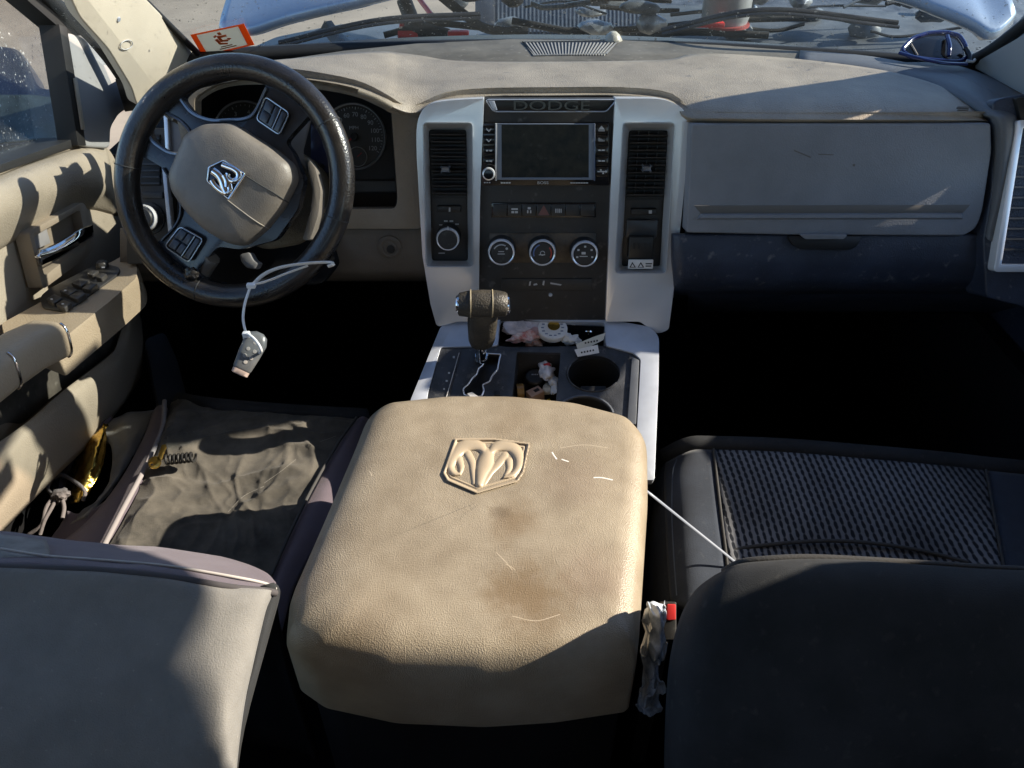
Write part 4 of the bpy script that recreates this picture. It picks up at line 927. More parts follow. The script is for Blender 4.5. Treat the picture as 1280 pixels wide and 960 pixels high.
# armrest lid ----------------------------------------------------
lz = 1.243
lo = rpoly([(478, 507), (560, 500.5), (640, 502), (720, 510), (785, 527), (811, 548, 14), (812, 620), (807, 700), (802, 778), (798, 818, 5), (700, 832), (600, 838), (480, 834), (388, 816, 8), (352, 792, 8), (357, 742), (400, 650), (440, 560), (456, 520, 16)], 10, 6)
base = [on(x, y, zplane(lz)) for x, y in lo]
cen = on(610, 640, zplane(lz))
rings = []
for s, dz in ((.99, -.10), (1.0, -.092), (1.0, -.014), (.996, -.004), (.985, .006), (.968, .0125), (.942, .0165), (.915, .0185), (.88, .0195), (.82, .0200), (.5, .0206), (.25, .0208), (.04, .0209)):
    r = []
    for q in base:
        d = q - cen; sx = s
        k = 1 - s
        lf = max(0, -d.x) / .2; bk = max(0, -d.y) / .22
        f = 1 - k * (1 + (1.0 * lf + .40 * bk) * (1 if s > .7 else (s / .7)))
        r.append(cen + d * max(f, .02 + s * .3 if s < .3 else f) + Vector((0, 0, dz)))
    rings.append(r)
La, Lb = on(492, 519, zplane(lz)), on(428, 777, zplane(lz)); Ra, Rb = on(792, 540, zplane(lz)), on(782, 778, zplane(lz))
Ln = (Lb - La).cross(Vector((0, 0, 1))).normalized(); Ln = Ln if Ln.x < 0 else -Ln
Rn = (Rb - Ra).cross(Vector((0, 0, 1))).normalized(); Rn = Rn if Rn.x > 0 else -Rn
for r in rings[2:]:
    for q in r:
        d = (q - La).dot(Ln); e = (q - Ra).dot(Rn)
        if d > -.01: q.z -= .17 * (d + .01) ** 2 / (d + .02)
        if e > -.012: q.z -= .42 * (e + .012) ** 2 / (e + .024)
lid = obj('armrest_lid', loft_bm(rings, True, True), BEIGE, con, angle=60)
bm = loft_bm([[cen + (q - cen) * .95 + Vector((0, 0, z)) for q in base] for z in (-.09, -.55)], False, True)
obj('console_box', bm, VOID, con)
def lp_(x, y): return tuple(hit(lid, x, y) - rootloc(lid))
BR = (.17, .115, .06)
lid.data.materials[0] = stained(BEIGE, 'stained_beige_plastic', [(lp_(660, 745), .06, .8, BR), (lp_(640, 650), .04, .65, BR), (lp_(625, 640), .018, .5, (.12, .09, .06)), (lp_(720, 600), .055, .45, (.19, .14, .10)), (lp_(745, 720), .05, .32, (.22, .15, .11)), (lp_(640, 530), .045, .28, BR), (lp_(460, 780), .06, .3, (.19, .14, .09))])
ld = (cen + Vector((0, 0, .0202)), Vector((0, 0, 1)))
def e4(pts): return px2(pts, 530, 530, 8)
shd = e4([(320, 152), (700, 150), (1050, 195), (990, 480), (930, 570), (530, 685), (240, 560), (200, 490)])
def segd(p, a, b):
    ab = b - a; t = max(0, min(1, (p - a).dot(ab) / max(1e-12, ab.length_squared)))
    return (p - (a + ab * t)).length, t
def emblem_relief(name, outl, strokes, pl, m, par, rimw, rimh, nx=110, ny=84):
    O = [Vector(q) for q in outl]
    x0, x1 = min(q.x for q in O), max(q.x for q in O); y0, y1 = min(q.y for q in O), max(q.y for q in O)
    def inside(p):
        c = False
        for k in range(len(O)):
            a, b = O[k - 1], O[k]
            if (a.y > p.y) != (b.y > p.y) and p.x < (b.x - a.x) * (p.y - a.y) / (b.y - a.y) + a.x: c = not c
        return c
    L_ = []
    for pts, rads, hh in strokes:
        c = catmull([Vector((x, y, r)) for (x, y), r in zip(pts, rads)], 5)
        L_.append(([Vector((q.x, q.y)) for q in c], [q.z for q in c], hh))
    bm = bmesh.new(); V = {}
    for j in range(ny + 1):
        for i in range(nx + 1):
            p = Vector((x0 - 6 + (x1 - x0 + 12) * i / nx, y0 - 6 + (y1 - y0 + 12) * j / ny))
            de = min(segd(p, O[k - 1], O[k])[0] for k in range(len(O)))
            ins = inside(p)
            if not ins and de > rimw * .5: continue
            h = .0003
            h = max(h, rimh * math.sqrt(max(0, 1 - (de / (rimw * .62)) ** 2)))
            de2 = abs(de - rimw * 1.5) if ins else 99
            h = max(h, rimh * .45 * math.sqrt(max(0, 1 - (de2 / (rimw * .35)) ** 2)))
            if ins:
                for c, r, hh in L_:
                    for k in range(len(c) - 1):
                        d, t = segd(p, c[k], c[k + 1]); rr = r[k] + (r[k + 1] - r[k]) * t
                        if d < rr: h = max(h, hh * (1 - (d / rr) ** 2) ** .6)
            V[i, j] = bm.verts.new(on(p.x, p.y, shift(pl, h)))
    for (i, j) in list(V):
        q = [(i, j), (i + 1, j), (i + 1, j + 1), (i, j + 1)]
        if all(k in V for k in q): bm.faces.new([V[k] for k in q])
    bmesh.ops.delete(bm, geom=[v for v in bm.verts if not v.link_faces], context='VERTS')
    return obj(name, bm, m, par, angle=70, orient=True)
def s8(pts): return e4(pts)
EMB = mat('emblem_beige', (.40, .325, .23), .42, bump=.1, bscale=900)
em = emblem_relief('lid_emblem', shd, [
    (s8([(625, 300), (560, 225), (460, 205), (370, 240), (300, 320), (262, 420), (300, 490), (360, 500)]), [3, 6.5, 8, 8, 7, 5.5, 4, 1.5], .0032),
    (s8([(360, 500), (372, 430), (350, 350)]), [1.5, 4, 5], .0022),
    (s8([(645, 300), (720, 228), (810, 212), (890, 240), (945, 320), (945, 420), (890, 500), (800, 535)]), [3, 6.5, 8, 8, 7, 5.5, 4, 1.5], .0032),
    (s8([(800, 535), (850, 450), (850, 370)]), [1.5, 4, 5], .0022),
    (s8([(632, 310), (610, 400), (580, 480), (555, 590)]), [9, 11, 9, 6], .0040),
    (s8([(440, 300), (480, 380), (490, 470), (500, 590)]), [5, 5, 4, 3], .0020),
    (s8([(810, 310), (740, 400), (670, 480), (600, 600)]), [5, 5, 4, 3], .0020)], ld, EMB, lid, 3.4, .0030)
SCR = mat('scuffed_white', (.75, .72, .68), .6)
for q in ([(690, 565), (693, 570), (696, 574)], [(702, 574), (706, 575.5), (711, 577)], [(742, 597), (752, 597), (766, 600)], [(461, 588), (463, 591), (465, 595)], [(632, 705), (640, 709), (644, 713)], [(620, 690), (630, 700), (640, 712)], [(640, 770), (670, 776), (700, 768)], [(700, 560), (730, 556), (760, 560)]):
    w_ = .0014 if q[0][1] < 600 and q[0][0] > 680 and q[0][1] != 560 else .0005
    tube('scuff_mark', hits(lid, q, -w_ * .15, 4), w_, SCR if w_ > .001 else mat('scratch_pale', (.5, .42, .32), .6), lid, segs=6, flat=.2, up=Vector((0, 0, 1)))
# ---------------------------------------------------------------- shifter
sh_ = thing('gear_shifter', 'black and tan T-handled gear shifter with chrome end button', 'gear shifter', on(600, 447, cp))
kx, ky = 604, 383
Kt = 1.035
def K(x, y, t=Kt): return at(x, y, t)
hx = Vector((1, 0.05, -.04)).normalized(); hc_ = K(604, 380); hz = (Vector((0, -.25, 1)) - hx * Vector((0, -.25, 1)).dot(hx)).normalized(); hy = hz.cross(hx)
def hring(s, ry, rz, dz=0): return [hc_ + hx * s + hy * (ry * math.cos(q)) + hz * (rz * math.sin(q) + dz) for q in [2 * PI * j / 24 for j in range(24)]]
KN = mat('shift_knob_leather', (.028, .027, .025), .5, bump=.5, bscale=420, btype='voronoi', var=.4, vscale=40, col2=(.055, .048, .036))
obj('knob', loft_bm([hring(s, a, b, c) for s, a, b, c in ((-.034, .012, .012, -.002), (-.032, .016, .015, -.001), (-.02, .018, .0175, 0), (0, .0185, .0185, .001), (.018, .018, .0175, .001), (.030, .0165, .016, 0), (.033, .013, .013, 0))]), KN, sh_)
lathe('knob_button', [(0, .004), (.011, .003), (.0135, .001), (.0145, -.004)], hc_ + hx * .033, hx, CHROME, sh_, 28)
lathe('knob_end', [(0, .003), (.011, .0025), (.0125, 0), (.013, -.004)], hc_ - hx * .034, -hx, CHROME, sh_, 28)
for s in (-.017, .012):
    tube('knob_seam', hring(s, .0186, .0182, .001), .0008, mat('seam_pale', (.35, .3, .2), .5), sh_, closed=True, segs=6)
bt = on(601, 449, cp)
nk = []
for f, w, d in ((0, .020, .016), (.30, .0205, .015), (.60, .0185, .013), (.68, .016, .012), (.70, .008, .008), (1.0, .0075, .0075)):
    c = (hc_ - hz * .006).lerp(bt, f)
    nk.append([c + hx * (w * math.copysign(abs(math.cos(q)) ** .7, math.cos(q))) + hy * (d * math.sin(q)) for q in [2 * PI * j / 24 for j in range(24)]])
obj('neck', loft_bm(nk[:5]), KN, sh_)
obj('shaft', loft_bm(nk[4:]), CHROME, sh_)
lathe('shaft_collar', [(0, .006), (.009, .006), (.011, .002), (.011, 0)], on(602, 447, cp), cn, CHROME, sh_, 20)
# ---------------------------------------------------------------- litter in the console
def C(px, py, h=0.): return on(px, py, shift(cp, h))
tin = thing('round_tin', 'round black snuff tin with white and gold lid in the console tray', 'tin', C(690, 412, -.03))
lathe('tin_body', [(0, 0), (.021, 0), (.0215, .002), (.0215, .018), (0, .018)], C(690, 421, -.024), Vector((0, -.25, 1)), GLOSS, tin, 36)
lathe('tin_lid', [(.0222, .012), (.0222, .019), (.021, .0205), (0, .0205)], C(690, 421, -.024), Vector((0, -.25, 1)), PAPER, tin, 36)
tn = Vector((0, -.25, 1)).normalized(); tcn = C(690, 421, -.024) + tn * .0207
lathe('lid_print', [(0, .0004), (.009, .0004), (.009, 0)], tcn + Vector((.002, .003, .001)), tn, GOLDF, tin, 24)
obj('lid_ring', join_bm([box_bm(tcn + Vector((math.cos(q) * .015, math.sin(q) * .015, math.sin(q) * .004)), .004, .002, .0006) for q in [2 * PI * j / 14 for j in range(14)]]), mat('print_blue', (.12, .16, .26), .5), tin)
FILM = mat('milky_plastic_film', (.55, .5, .52), .25, bump=.8, bscale=90, var=.3, vscale=50)
def trash(name, label, cat, c, sx, sy, sz, m, **k):
    o = obj(name, crumple_bm(c, sx, sy, sz, **k), m, angle=20)
    top(o, Vector(c) - Vector((0, 0, sz))); tag(o, label, cat); return o
trash('plastic_bag', 'crumpled milky plastic bag at the left end of the console tray', 'plastic bag', C(652, 411, -.016), .030, .018, .013, FILM, amp=.5, freq=70, seed=1, sub=4)
trash('candy_wrapper', 'red and white wrapper under the plastic bag beside the shifter', 'wrapper', C(656, 422, -.014), .022, .009, .008, mat('wrapper_red_white', (.55, .12, .08), .4, col2=(.8, .78, .76), var=.1, vscale=90), amp=.6, freq=90, seed=2, sub=4)
trash('tissue', 'crumpled white tissue to the right of the round tin', 'tissue', C(712, 424, -.012), .014, .008, .008, PAPER, amp=.7, freq=110, seed=4, sub=4)
trash('candy_wrapper', 'dark red wrapper at the back right of the console tray', 'wrapper', C(722, 408, -.02), .016, .010, .009, mat('wrapper_maroon', (.16, .04, .05), .4, var=.5, vscale=80, col2=(.4, .3, .32)), amp=.5, freq=100, seed=5, sub=4)
o = box('small_carton', C(716, 408, -.012), .007, .007, .008, PAPER, None, .0006); top(o, C(716, 408, -.02)); tag(o, 'tiny white carton standing just right of the round tin', 'carton')
for nm, q, lab, lift in (('paper_tag', [(718, 437), (747, 431), (749, 441), (722, 446)], 'white printed paper tag lying at the cup holder rim', .004), ('paper_tag', [(720, 430), (742, 421), (757, 416), (754, 425), (738, 433), (722, 436)], 'cream folded paper tag leaning in the tray corner', .009)):
    t_ = thing(nm, lab, 'paper tag', C(q[0][0], q[0][1], lift))
    tp = plane3(C(q[0][0], q[0][1], lift), C(q[2][0], q[2][1], lift + .004), C(q[-1][0], q[-1][1], lift - .003))
    pa = plate('tag_sheet', q, tp, .0008, PAPER if lift < .005 else mat('cream_paper', (.6, .58, .5), .8), t_, bevel=0)
    cx = sum(a[0] for a in q) / len(q); cy = sum(a[1] for a in q) / len(q)
    plates('tag_print', [[(cx - 8 + i * 3.6, cy + 1 - i * .7), (cx - 6 + i * 3.6, cy + .6 - i * .7), (cx - 5.7 + i * 3.6, cy + 2.6 - i * .7), (cx - 7.7 + i * 3.6, cy + 3 - i * .7)] for i in range(5)], tp, .0004, INKB, t_, .0004)
trash('paper_wrapper', 'white and red twisted paper wrapper in the console bin', 'wrapper', C(684, 463, -.025), .011, .020, .010, mat('wrapper_white_red', (.75, .73, .75), .5, col2=(.78, .76, .78), var=.15, vscale=60), amp=.7, freq=80, seed=8, sub=4)
trash('candy_wrapper', 'bright red scrap of wrapper on top of the white one in the bin', 'wrapper', C(684, 456, -.016), .005, .004, .003, RED, amp=.5, freq=200, seed=9)
trash('receipt', 'long crumpled pale receipt at the very back of the console tray', 'receipt', C(672, 402, -.022), .028, .006, .006, PAPER, amp=.8, freq=90, seed=21, sub=4)
trash('candy_wrapper', 'orange-red crinkled wrapper at the front left edge of the tray', 'wrapper', C(668, 427, -.02), .014, .006, .006, mat('wrapper_orange', (.6, .16, .08), .35, col2=(.75, .6, .5), var=.3, vscale=120), amp=.8, freq=110, seed=22, sub=4)
trash('foil_scrap', 'small silver foil scrap behind the paper tags in the tray', 'foil', C(738, 412, -.02), .010, .008, .006, CHROME, amp=.7, freq=140, seed=23, sub=3)
trash('candy_wrapper', 'pinkish flat wrapper between the plastic bag and the round tin', 'wrapper', C(667, 414, -.012), .012, .010, .005, mat('wrapper_pink', (.45, .28, .28), .4, var=.3, vscale=70), amp=.7, freq=100, seed=24, sub=4)
trash('tissue', 'grey-white tissue lying along the right wall of the bin', 'tissue', C(692, 478, -.03), .006, .022, .008, PAPER, amp=.7, freq=90, seed=25, sub=4)
cb = thing('small_box', 'tan cardboard box with a dark label in the bottom of the bin', 'box', C(669, 496, -.05))
axb = (Vector((.85, .5, .1)).normalized(), Vector((-.5, .85, 0)).normalized()); axb = (axb[0], axb[1], axb[0].cross(axb[1]))
box('box_body', C(669, 494, -.035), .022, .016, .016, CARD, cb, .0008, axb)
box('box_label', C(669, 494, -.035) + axb[2] * .0083 + axb[0] * .003, .008, .006, .0005, INKB, cb, 0, axb)
rl = thing('tape_roll', 'small brown and gold roll standing in the left of the bin', 'roll', C(648, 496, -.05))
lathe('roll_body', [(.004, -.005), (.011, -.005), (.011, .005), (.004, .005)], C(650, 489, -.03), (1, .15, 0), mat('amber_tape', (.28, .16, .05), .25, var=.4, vscale=90), rl, 28)
bc = thing('bottle_cap', 'black bottle cap with pale lettering in the middle of the bin', 'cap', C(668, 477, -.045))
lathe('cap_body', [(0, .012), (.012, .012), (.014, .010), (.014, 0)], C(668, 476, -.04), Vector((0, -.3, 1)), DARK, bc, 30)
obj('cap_print', join_bm([box_bm(C(665 + i * 2.2, 475, -.04) + Vector((0, -.003, .0125)), .0015, .0022, .0004) for i in range(4)]), INK, bc)
trash('candy_wrapper', 'little yellow wrapper scrap beside the tan box', 'wrapper', C(686, 502, -.03), .004, .006, .004, mat('wrapper_yellow', (.65, .4, .03), .4), amp=.5, freq=150, seed=11)
trash('paper_scrap', 'plain cream paper scrap between the tan box and the white wrapper', 'paper', C(684, 486, -.035), .008, .010, .006, mat('cream_paper', (.6, .58, .5), .8), amp=.5, freq=90, seed=12)
o = plate('foil_strip', [(584, 492), (590, 490), (600, 497), (592, 499)], shift(cp, .002), .0008, PAPER, None, bevel=0); top(o, C(592, 495)); tag(o, 'white paper strip lying across the shifter gate', 'paper strip')
# ================================================================ seats
def wr(amp, fr, seed, stretch=(1, 1, 1)):
    def f(p, u, v):
        q = Vector((p.x * stretch[0], p.y * stretch[1], p.z * stretch[2])) * fr + Vector((seed, seed * 2, 0))
        return p + Vector((0, 0, 1)) * amp * (noise.noise(q) + .5 * noise.noise(q * 2.1)) 
    return f
def zt_(px, py, z): r = ray(px, py); return CAM + r * ((z - 1.85) / r.z)
ds = thing('driver_seat', 'driver seat with rumpled grey-brown cloth cover and purple-grey edges', 'seat', (-.45, .6, .62))
W = mathutils_noise = noise
def folds(p, u, v):
    # creases of a loose, pulled cover: ridged noise stretched along a few directions
    e = min(u, 1 - u, v, 1 - v) * 7; e = max(0, min(1, e))
    a = noise.noise(Vector((p.x * 7 + p.y * 5, p.y * 10 - p.x * 4, 3.1)))
    wx = p.x + .03 * noise.noise(Vector((p.x * 9, p.y * 9, 4))); wy = p.y + .03 * noise.noise(Vector((p.x * 9, p.y * 9, 8)))
    r1 = 1 - abs(noise.noise(Vector((wx * 5 + wy * 11, wy * 20 - wx * 13, 7.7)))) * 2.2
    r2 = 1 - abs(noise.noise(Vector((wx * 26 + wy * 6, wy * 9 - wx * 4, 2.2)))) * 2.2
    r3 = 1 - abs(noise.noise(Vector((wx * 22 - wy * 24, wy * 34 + wx * 30, 1.3)))) * 2.2
    h = .009 * a + .0065 * max(0, r1) ** 2 + .0035 * max(0, r2) ** 2 + .002 * max(0, r3) ** 2
    return p + Vector((0, 0, 1)) * h * (.3 + .7 * e)
ctr = []
for row in ([(214, 503, 1.05), (232, 499, 1.09), (258, 510, 1.085), (320, 516, 1.08), (390, 521, 1.08), (446, 524, 1.075)],
            [(205, 535, 1.085), (222, 533, 1.095), (258, 535, 1.09), (315, 540, 1.085), (375, 545, 1.085), (425, 552, 1.08)],
            [(186, 585, 1.095), (205, 584, 1.10), (250, 586, 1.09), (300, 592, 1.085), (350, 598, 1.085), (396, 604, 1.085)],
            [(160, 640, 1.095), (184, 638, 1.10), (230, 640, 1.09), (280, 646, 1.085), (325, 652, 1.085), (368, 660, 1.085)],
            [(130, 700, 1.10), (150, 705, 1.10), (200, 710, 1.09), (250, 716, 1.09), (300, 722, 1.09), (338, 728, 1.09)],
            [(110, 780, 1.10), (130, 780, 1.10), (180, 785, 1.09), (230, 790, 1.09), (280, 795, 1.09), (320, 800, 1.09)]):
    ctr.append([zt_(*q) for q in row])
cushion = surf('cushion_cover', ctr, FABC, ds, 26, 26, .03, folds)
# purple edge bands
def band(name, L, R, m, par, th=.02, z=None, n=5):
    return surf(name, [[zt_(*l), (zt_(*l) + zt_(*r)) / 2 + Vector((0, 0, .006)), zt_(*r)] for l, r in zip(L, R)], m, par, 4, 6, th)
band('side_band', [(446, 524, 1.075), (423, 556, 1.082), (394, 606, 1.085), (366, 662, 1.088), (336, 730, 1.09), (318, 800, 1.09)], [(462, 524, 1.07), (448, 560, 1.078), (432, 606, 1.08), (408, 662, 1.08), (370, 730, 1.085), (350, 800, 1.085)], FABP, ds)
band('side_band', [(190, 516, 1.05), (180, 545, 1.06), (150, 600, 1.06), (110, 650, 1.06), (60, 690, 1.05)], [(206, 506, 1.075), (203, 540, 1.09), (180, 592, 1.098), (152, 645, 1.098), (120, 720, 1.10)], FABP, ds)
tube('band_piping', catmull([zt_(*q) + Vector((0, 0, .006)) for q in ((207, 505, 1.078), (204, 540, 1.092), (182, 590, 1.10), (154, 643, 1.10), (125, 700, 1.10))], 8), .0035, mat('piping_pale', (.24, .22, .22), .9), ds)
tube('band_piping', catmull([zt_(*q) + Vector((0, 0, .003)) for q in ((446, 524, 1.078), (423, 556, 1.085), (394, 606, 1.088), (366, 662, 1.09), (336, 730, 1.092))], 8), .0022, THREADD, ds)
# front and door-side flanks of the cushion
surf('cushion_side', [[zt_(214, 503, 1.05), zt_(258, 510, 1.085), zt_(320, 516, 1.08), zt_(390, 521, 1.08), zt_(446, 524, 1.075), zt_(462, 524, 1.07)]] +
     [[Vector((q.x, q.y + .02, z)) for q in [zt_(214, 503, 1.05), zt_(258, 510, 1.085), zt_(320, 516, 1.08), zt_(390, 521, 1.08), zt_(446, 524, 1.075), zt_(462, 524, 1.07)]] for z in (1.0, .70)], FABD, ds, 4, 4, .02)
# map-pocket pouch on the door side of the cushion
pk = [[(196, 512, 1.04), (170, 514, 1.05), (140, 524, 1.05), (110, 548, 1.045)], [(188, 528, 1.05), (172, 530, 1.06), (154, 540, 1.06), (138, 556, 1.055)], [(172, 560, 1.055), (160, 566, 1.062), (148, 580, 1.06), (136, 600, 1.055)],
      [(148, 600, 1.055), (140, 606, 1.06), (128, 618, 1.055), (116, 634, 1.05)], [(112, 645, 1.05), (104, 648, 1.05), (94, 652, 1.045), (84, 658, 1.04)]]
surf('side_pouch', [[zt_(*q) for q in r] for r in pk], FABG, ds, 5, 6, .006, wr(.004, 40, 3))
pk2 = [[(112, 546, 1.045), (92, 566, 1.03), (80, 596, 1.02), (74, 626, 1.02)], [(104, 544, 1.03), (82, 566, 1.01), (68, 600, 1.0), (60, 634, 1.0)], [(96, 556, .98), (74, 580, .96), (60, 610, .95), (50, 660, .95)]]
surf('side_pouch', [[zt_(*q) for q in r] for r in pk2], FABP, ds, 6, 5, .006, wr(.004, 40, 4))
surf('side_pouch', [[zt_(*q) for q in r] for r in ([(84, 640, 1.045), (110, 640, 1.05), (150, 612, 1.06)], [(70, 662, 1.04), (104, 664, 1.045), (138, 650, 1.06)], [(52, 690, 1.03), (84, 700, 1.04), (120, 700, 1.05)])], FABP, ds, 6, 6, .006, wr(.005, 40, 5))
tube('pouch_hem', catmull([zt_(*q) + Vector((0, 0, .003)) for q in ((140, 524, 1.05), (112, 546, 1.047), (92, 568, 1.033), (80, 597, 1.022), (73, 627, 1.022))], 6), .0035, FABP, ds)
# drawstring with knot and tassel
for pts, r in (([(66, 598, 1.05), (78, 594, 1.06), (96, 604, 1.065), (106, 614, 1.06), (104, 626, 1.05)], .0028), ([(66, 598, 1.05), (60, 610, 1.05), (66, 618, 1.06), (76, 616, 1.06)], .0026), ([(70, 618, 1.06), (58, 634, 1.055), (52, 656, 1.04), (36, 668, 1.03)], .0028),
               ([(76, 618, 1.06), (80, 634, 1.055), (78, 648, 1.05)], .0028), ([(72, 616, 1.062), (66, 632, 1.055), (56, 650, 1.045), (50, 668, 1.03)], .0026)):
    tube('drawstring', catmull([zt_(*q) for q in pts], 6), r, mat('cord_grey', (.14, .125, .125), .9, bump=.8, bscale=300), ds)
obj('drawstring_knot', crumple_bm(zt_(76, 618, 1.062), .012, .010, .008, .4, 160, 2, 3), mat('cord_grey', (.14, .125, .125), .9), ds)
for q in ([(370, 574), (350, 590), (330, 604)], [(330, 608), (305, 620), (285, 640)], [(420, 545), (412, 548), (400, 552)]):
    tube('seat_stitch', hits(cushion, q, .0001), .0003, mat('thread_grey', (.2, .19, .17), .9), ds, segs=5)
# backrest seen from behind
t_of = lambda y, tab: next(a[1] + (b[1] - a[1]) * (y - a[0]) / (b[0] - a[0]) for a, b in zip(tab, tab[1:]) if y <= b[0] or b is tab[-1])
tabD = [(640, .72), (664, .69), (680, .655), (700, .615), (720, .592), (740, .580), (800, .572), (870, .570), (960, .578), (1060, .60), (1300, .74)]
def dcol(x, ytop):
    return None
rowsD = []
tops = [(-140, 655, 702), (-60, 660, 705), (0, 664, 708), (60, 671, 710), (130, 680, 713), (210, 686, 721), (290, 699, 734), (330, 714, 738), (345, 728, 741)]
for f in (-.5, 0, .25, .55, .85, 1.0):
    r = []
    for x, y0, y1 in tops:
        y = y0 + (y1 - y0) * f
        e = max(0, (x - 250) / 95)
        t = .70 - .115 * (1 - (1 - max(f, 0)) ** 2) + (.045 if f < 0 else 0)
        if f < 0: y = y0 + 4
        t += .028 * e * e
        r.append(at(x, y, t))
    rowsD.append(r)
fe = rowsD[0]
surf('backrest_front', [[q + Vector((0, -.004, -.004)) for q in fe], [q + Vector((0, -.03, -.10)) for q in fe], [q + Vector((0, -.03, -.30)) for q in fe]], VOID, ds, 4, 4, .01)  # near-black colour stands for the shaded gap between seat and console
surf('backrest_cap', rowsD, FABP, ds, 5, 4, .012, wr(.002, 25, 6))
rowsD = []
for y_, xr, t in ((0, 342, .583), (.25, 338, .576), (1, 331, .568), (2, 318, .556), (3, 306, .546), (4, 296, .540), (5, 290, .56), (6, 285, .72)):
    r = []
    for (x, y0, y1), fx in zip(tops, (-140, -60, 0, 60, 130, 210, 270, .94, 1)):
        if fx == 1: xx_ = xr; tt = t + .030
        elif fx == .94: xx_ = xr - 12; tt = t + .010
        else: xx_ = min(fx, xr - 34); tt = t
        yb = {0: y1 - 2, .25: y1 + 8, 1: 768, 2: 825, 3: 880, 4: 962, 5: 1080, 6: 1300}[y_]
        r.append(at(xx_, yb, tt))
    rowsD.append(r)
surf('backrest', rowsD, FABG, ds, 4, 5, .02, wr(.0015, 18, 9))
tube('backrest_piping', catmull([at(x, y1 + 0.5, .581 + .03 * max(0, (x - 250) / 95) ** 2) for x, y0, y1 in tops], 6), .0028, mat('piping_shadow', (.06, .055, .058), .9), ds)
tube('backrest_stitch', catmull([at(x, y0 + (y1 - y0) * (.62 if x > 20 else .5), .598 + .03 * max(0, (x - 250) / 95) ** 2) for x, y0, y1 in tops[2:]], 6), .0012, THREAD, ds)
surf('backrest_side', [[at(342, 728, .61), at(343, 740, .61), at(332, 780, .605), at(300, 900, .605), at(290, 980, .61)], [at(348, 732, .66), at(350, 745, .68), at(338, 790, .68), at(306, 910, .70), at(294, 990, .72)]], FABD, ds, 4, 4, .01)
# patched corner of the cap
surf('cap_patch', [[at(0, 668, .648), at(30, 671, .648), at(58, 675, .646)], [at(0, 684, .612), at(30, 685, .612), at(62, 688, .612)], [at(0, 700, .592), at(30, 702, .592), at(60, 704, .592)]], mat('patch_grey', (.19, .18, .17), .9, bump=.6, bscale=300, var=.3, vscale=40), ds, 5, 5, .006)
# ---------------------------------------------------------------- passenger seat
ps = thing('passenger_seat', 'empty dark slate passenger seat with grey woven cushion insert', 'seat', (.42, .6, .62))
def zp(px, py, dz=0): return zt_(px, py, 1.115 + dz)
cush = []
for r in ([(832, 578, -.03), (862, 563.5, -.005), (892, 562, 0), (980, 565, .004), (1080, 573, .004), (1180, 582, .002), (1232, 588, 0), (1290, 594, -.004), (1360, 604, -.03)],
          [(830, 600, -.02), (856, 596, 0), (896, 598, .006), (984, 601, .004), (1084, 608, .004), (1184, 616, .004), (1238, 620, .006), (1300, 628, 0), (1380, 640, -.03)],
          [(832, 650, -.018), (858, 648, .004), (902, 650, .006), (990, 650, 0), (1090, 654, 0), (1190, 662, .004), (1246, 666, .008), (1310, 672, .004), (1400, 690, -.03)],
          [(834, 700, -.015), (862, 700, .006), (908, 698, .004), (996, 690, -.006), (1096, 694, -.006), (1196, 704, 0), (1254, 710, .008), (1320, 716, .004), (1420, 730, -.03)],
          [(838, 752, -.015), (866, 760, .004), (914, 760, .004), (1000, 760, -.006), (1100, 764, -.004), (1200, 770, 0), (1262, 776, .006), (1330, 780, .004), (1440, 790, -.03)]):
    cush.append([zp(x, y, d) for x, y, d in r])
gsp = surf_pts(cush, 6, 7)
def part_of(i0, i1): return [r[i0:i1 + 1] for r in gsp]
def gridobj(name, g, m, par, th):
    bm = bmesh.new(); V = [[bm.verts.new(p) for p in r] for r in g]
    for j in range(len(V) - 1):
        for i in range(len(V[0]) - 1): bm.faces.new((V[j][i], V[j][i + 1], V[j + 1][i + 1], V[j + 1][i]))
    o = obj(name, bm, m, par, angle=60, orient=True)
    md = o.modifiers.new('t', 'SOLIDIFY'); md.thickness = th; md.offset = -1
    return o
gridobj('cushion_insert', part_of(12, 36), WEAVE, ps, .02)
bol = gridobj('cushion_bolster', part_of(0, 12), FABS, ps, .02)
gridobj('cushion_bolster', part_of(36, 48), FABS, ps, .02)
fr_ = gsp[0]
gridobj('cushion_front', [fr_, [q + Vector((0, .012, -.02)) for q in fr_], [q + Vector((0, .01, -.10)) for q in fr_], [Vector((q.x, q.y - .02, .72)) for q in fr_]], FABD, ps, .02)
ls = [r[0] for r in gsp]
gridobj('cushion_flank', [ls, [q + Vector((-.012, 0, -.03)) for q in ls], [Vector((q.x - .01, q.y, .72)) for q in ls]], FABD, ps, .02)
tube('cushion_seam', [r[12] + Vector((0, 0, .001)) for r in gsp], .0018, THREADD, ps)
tube('cushion_seam', [r[36] + Vector((0, 0, .001)) for r in gsp], .0018, THREADD, ps)
tube('cushion_seam', hits(bol, [(846, 574), (841, 592), (840, 640), (842, 690), (846, 745)], .0002), .0009, mat('blue_thread', (.08, .10, .13), .9), ps)
arc = [(906, 692), (930, 685), (980, 679), (1040, 676), (1100, 680), (1160, 690), (1210, 703)]
tube('cushion_seam', catmull([zp(x, y, .001) for x, y in arc], 6), .0024, THREADD, ps)
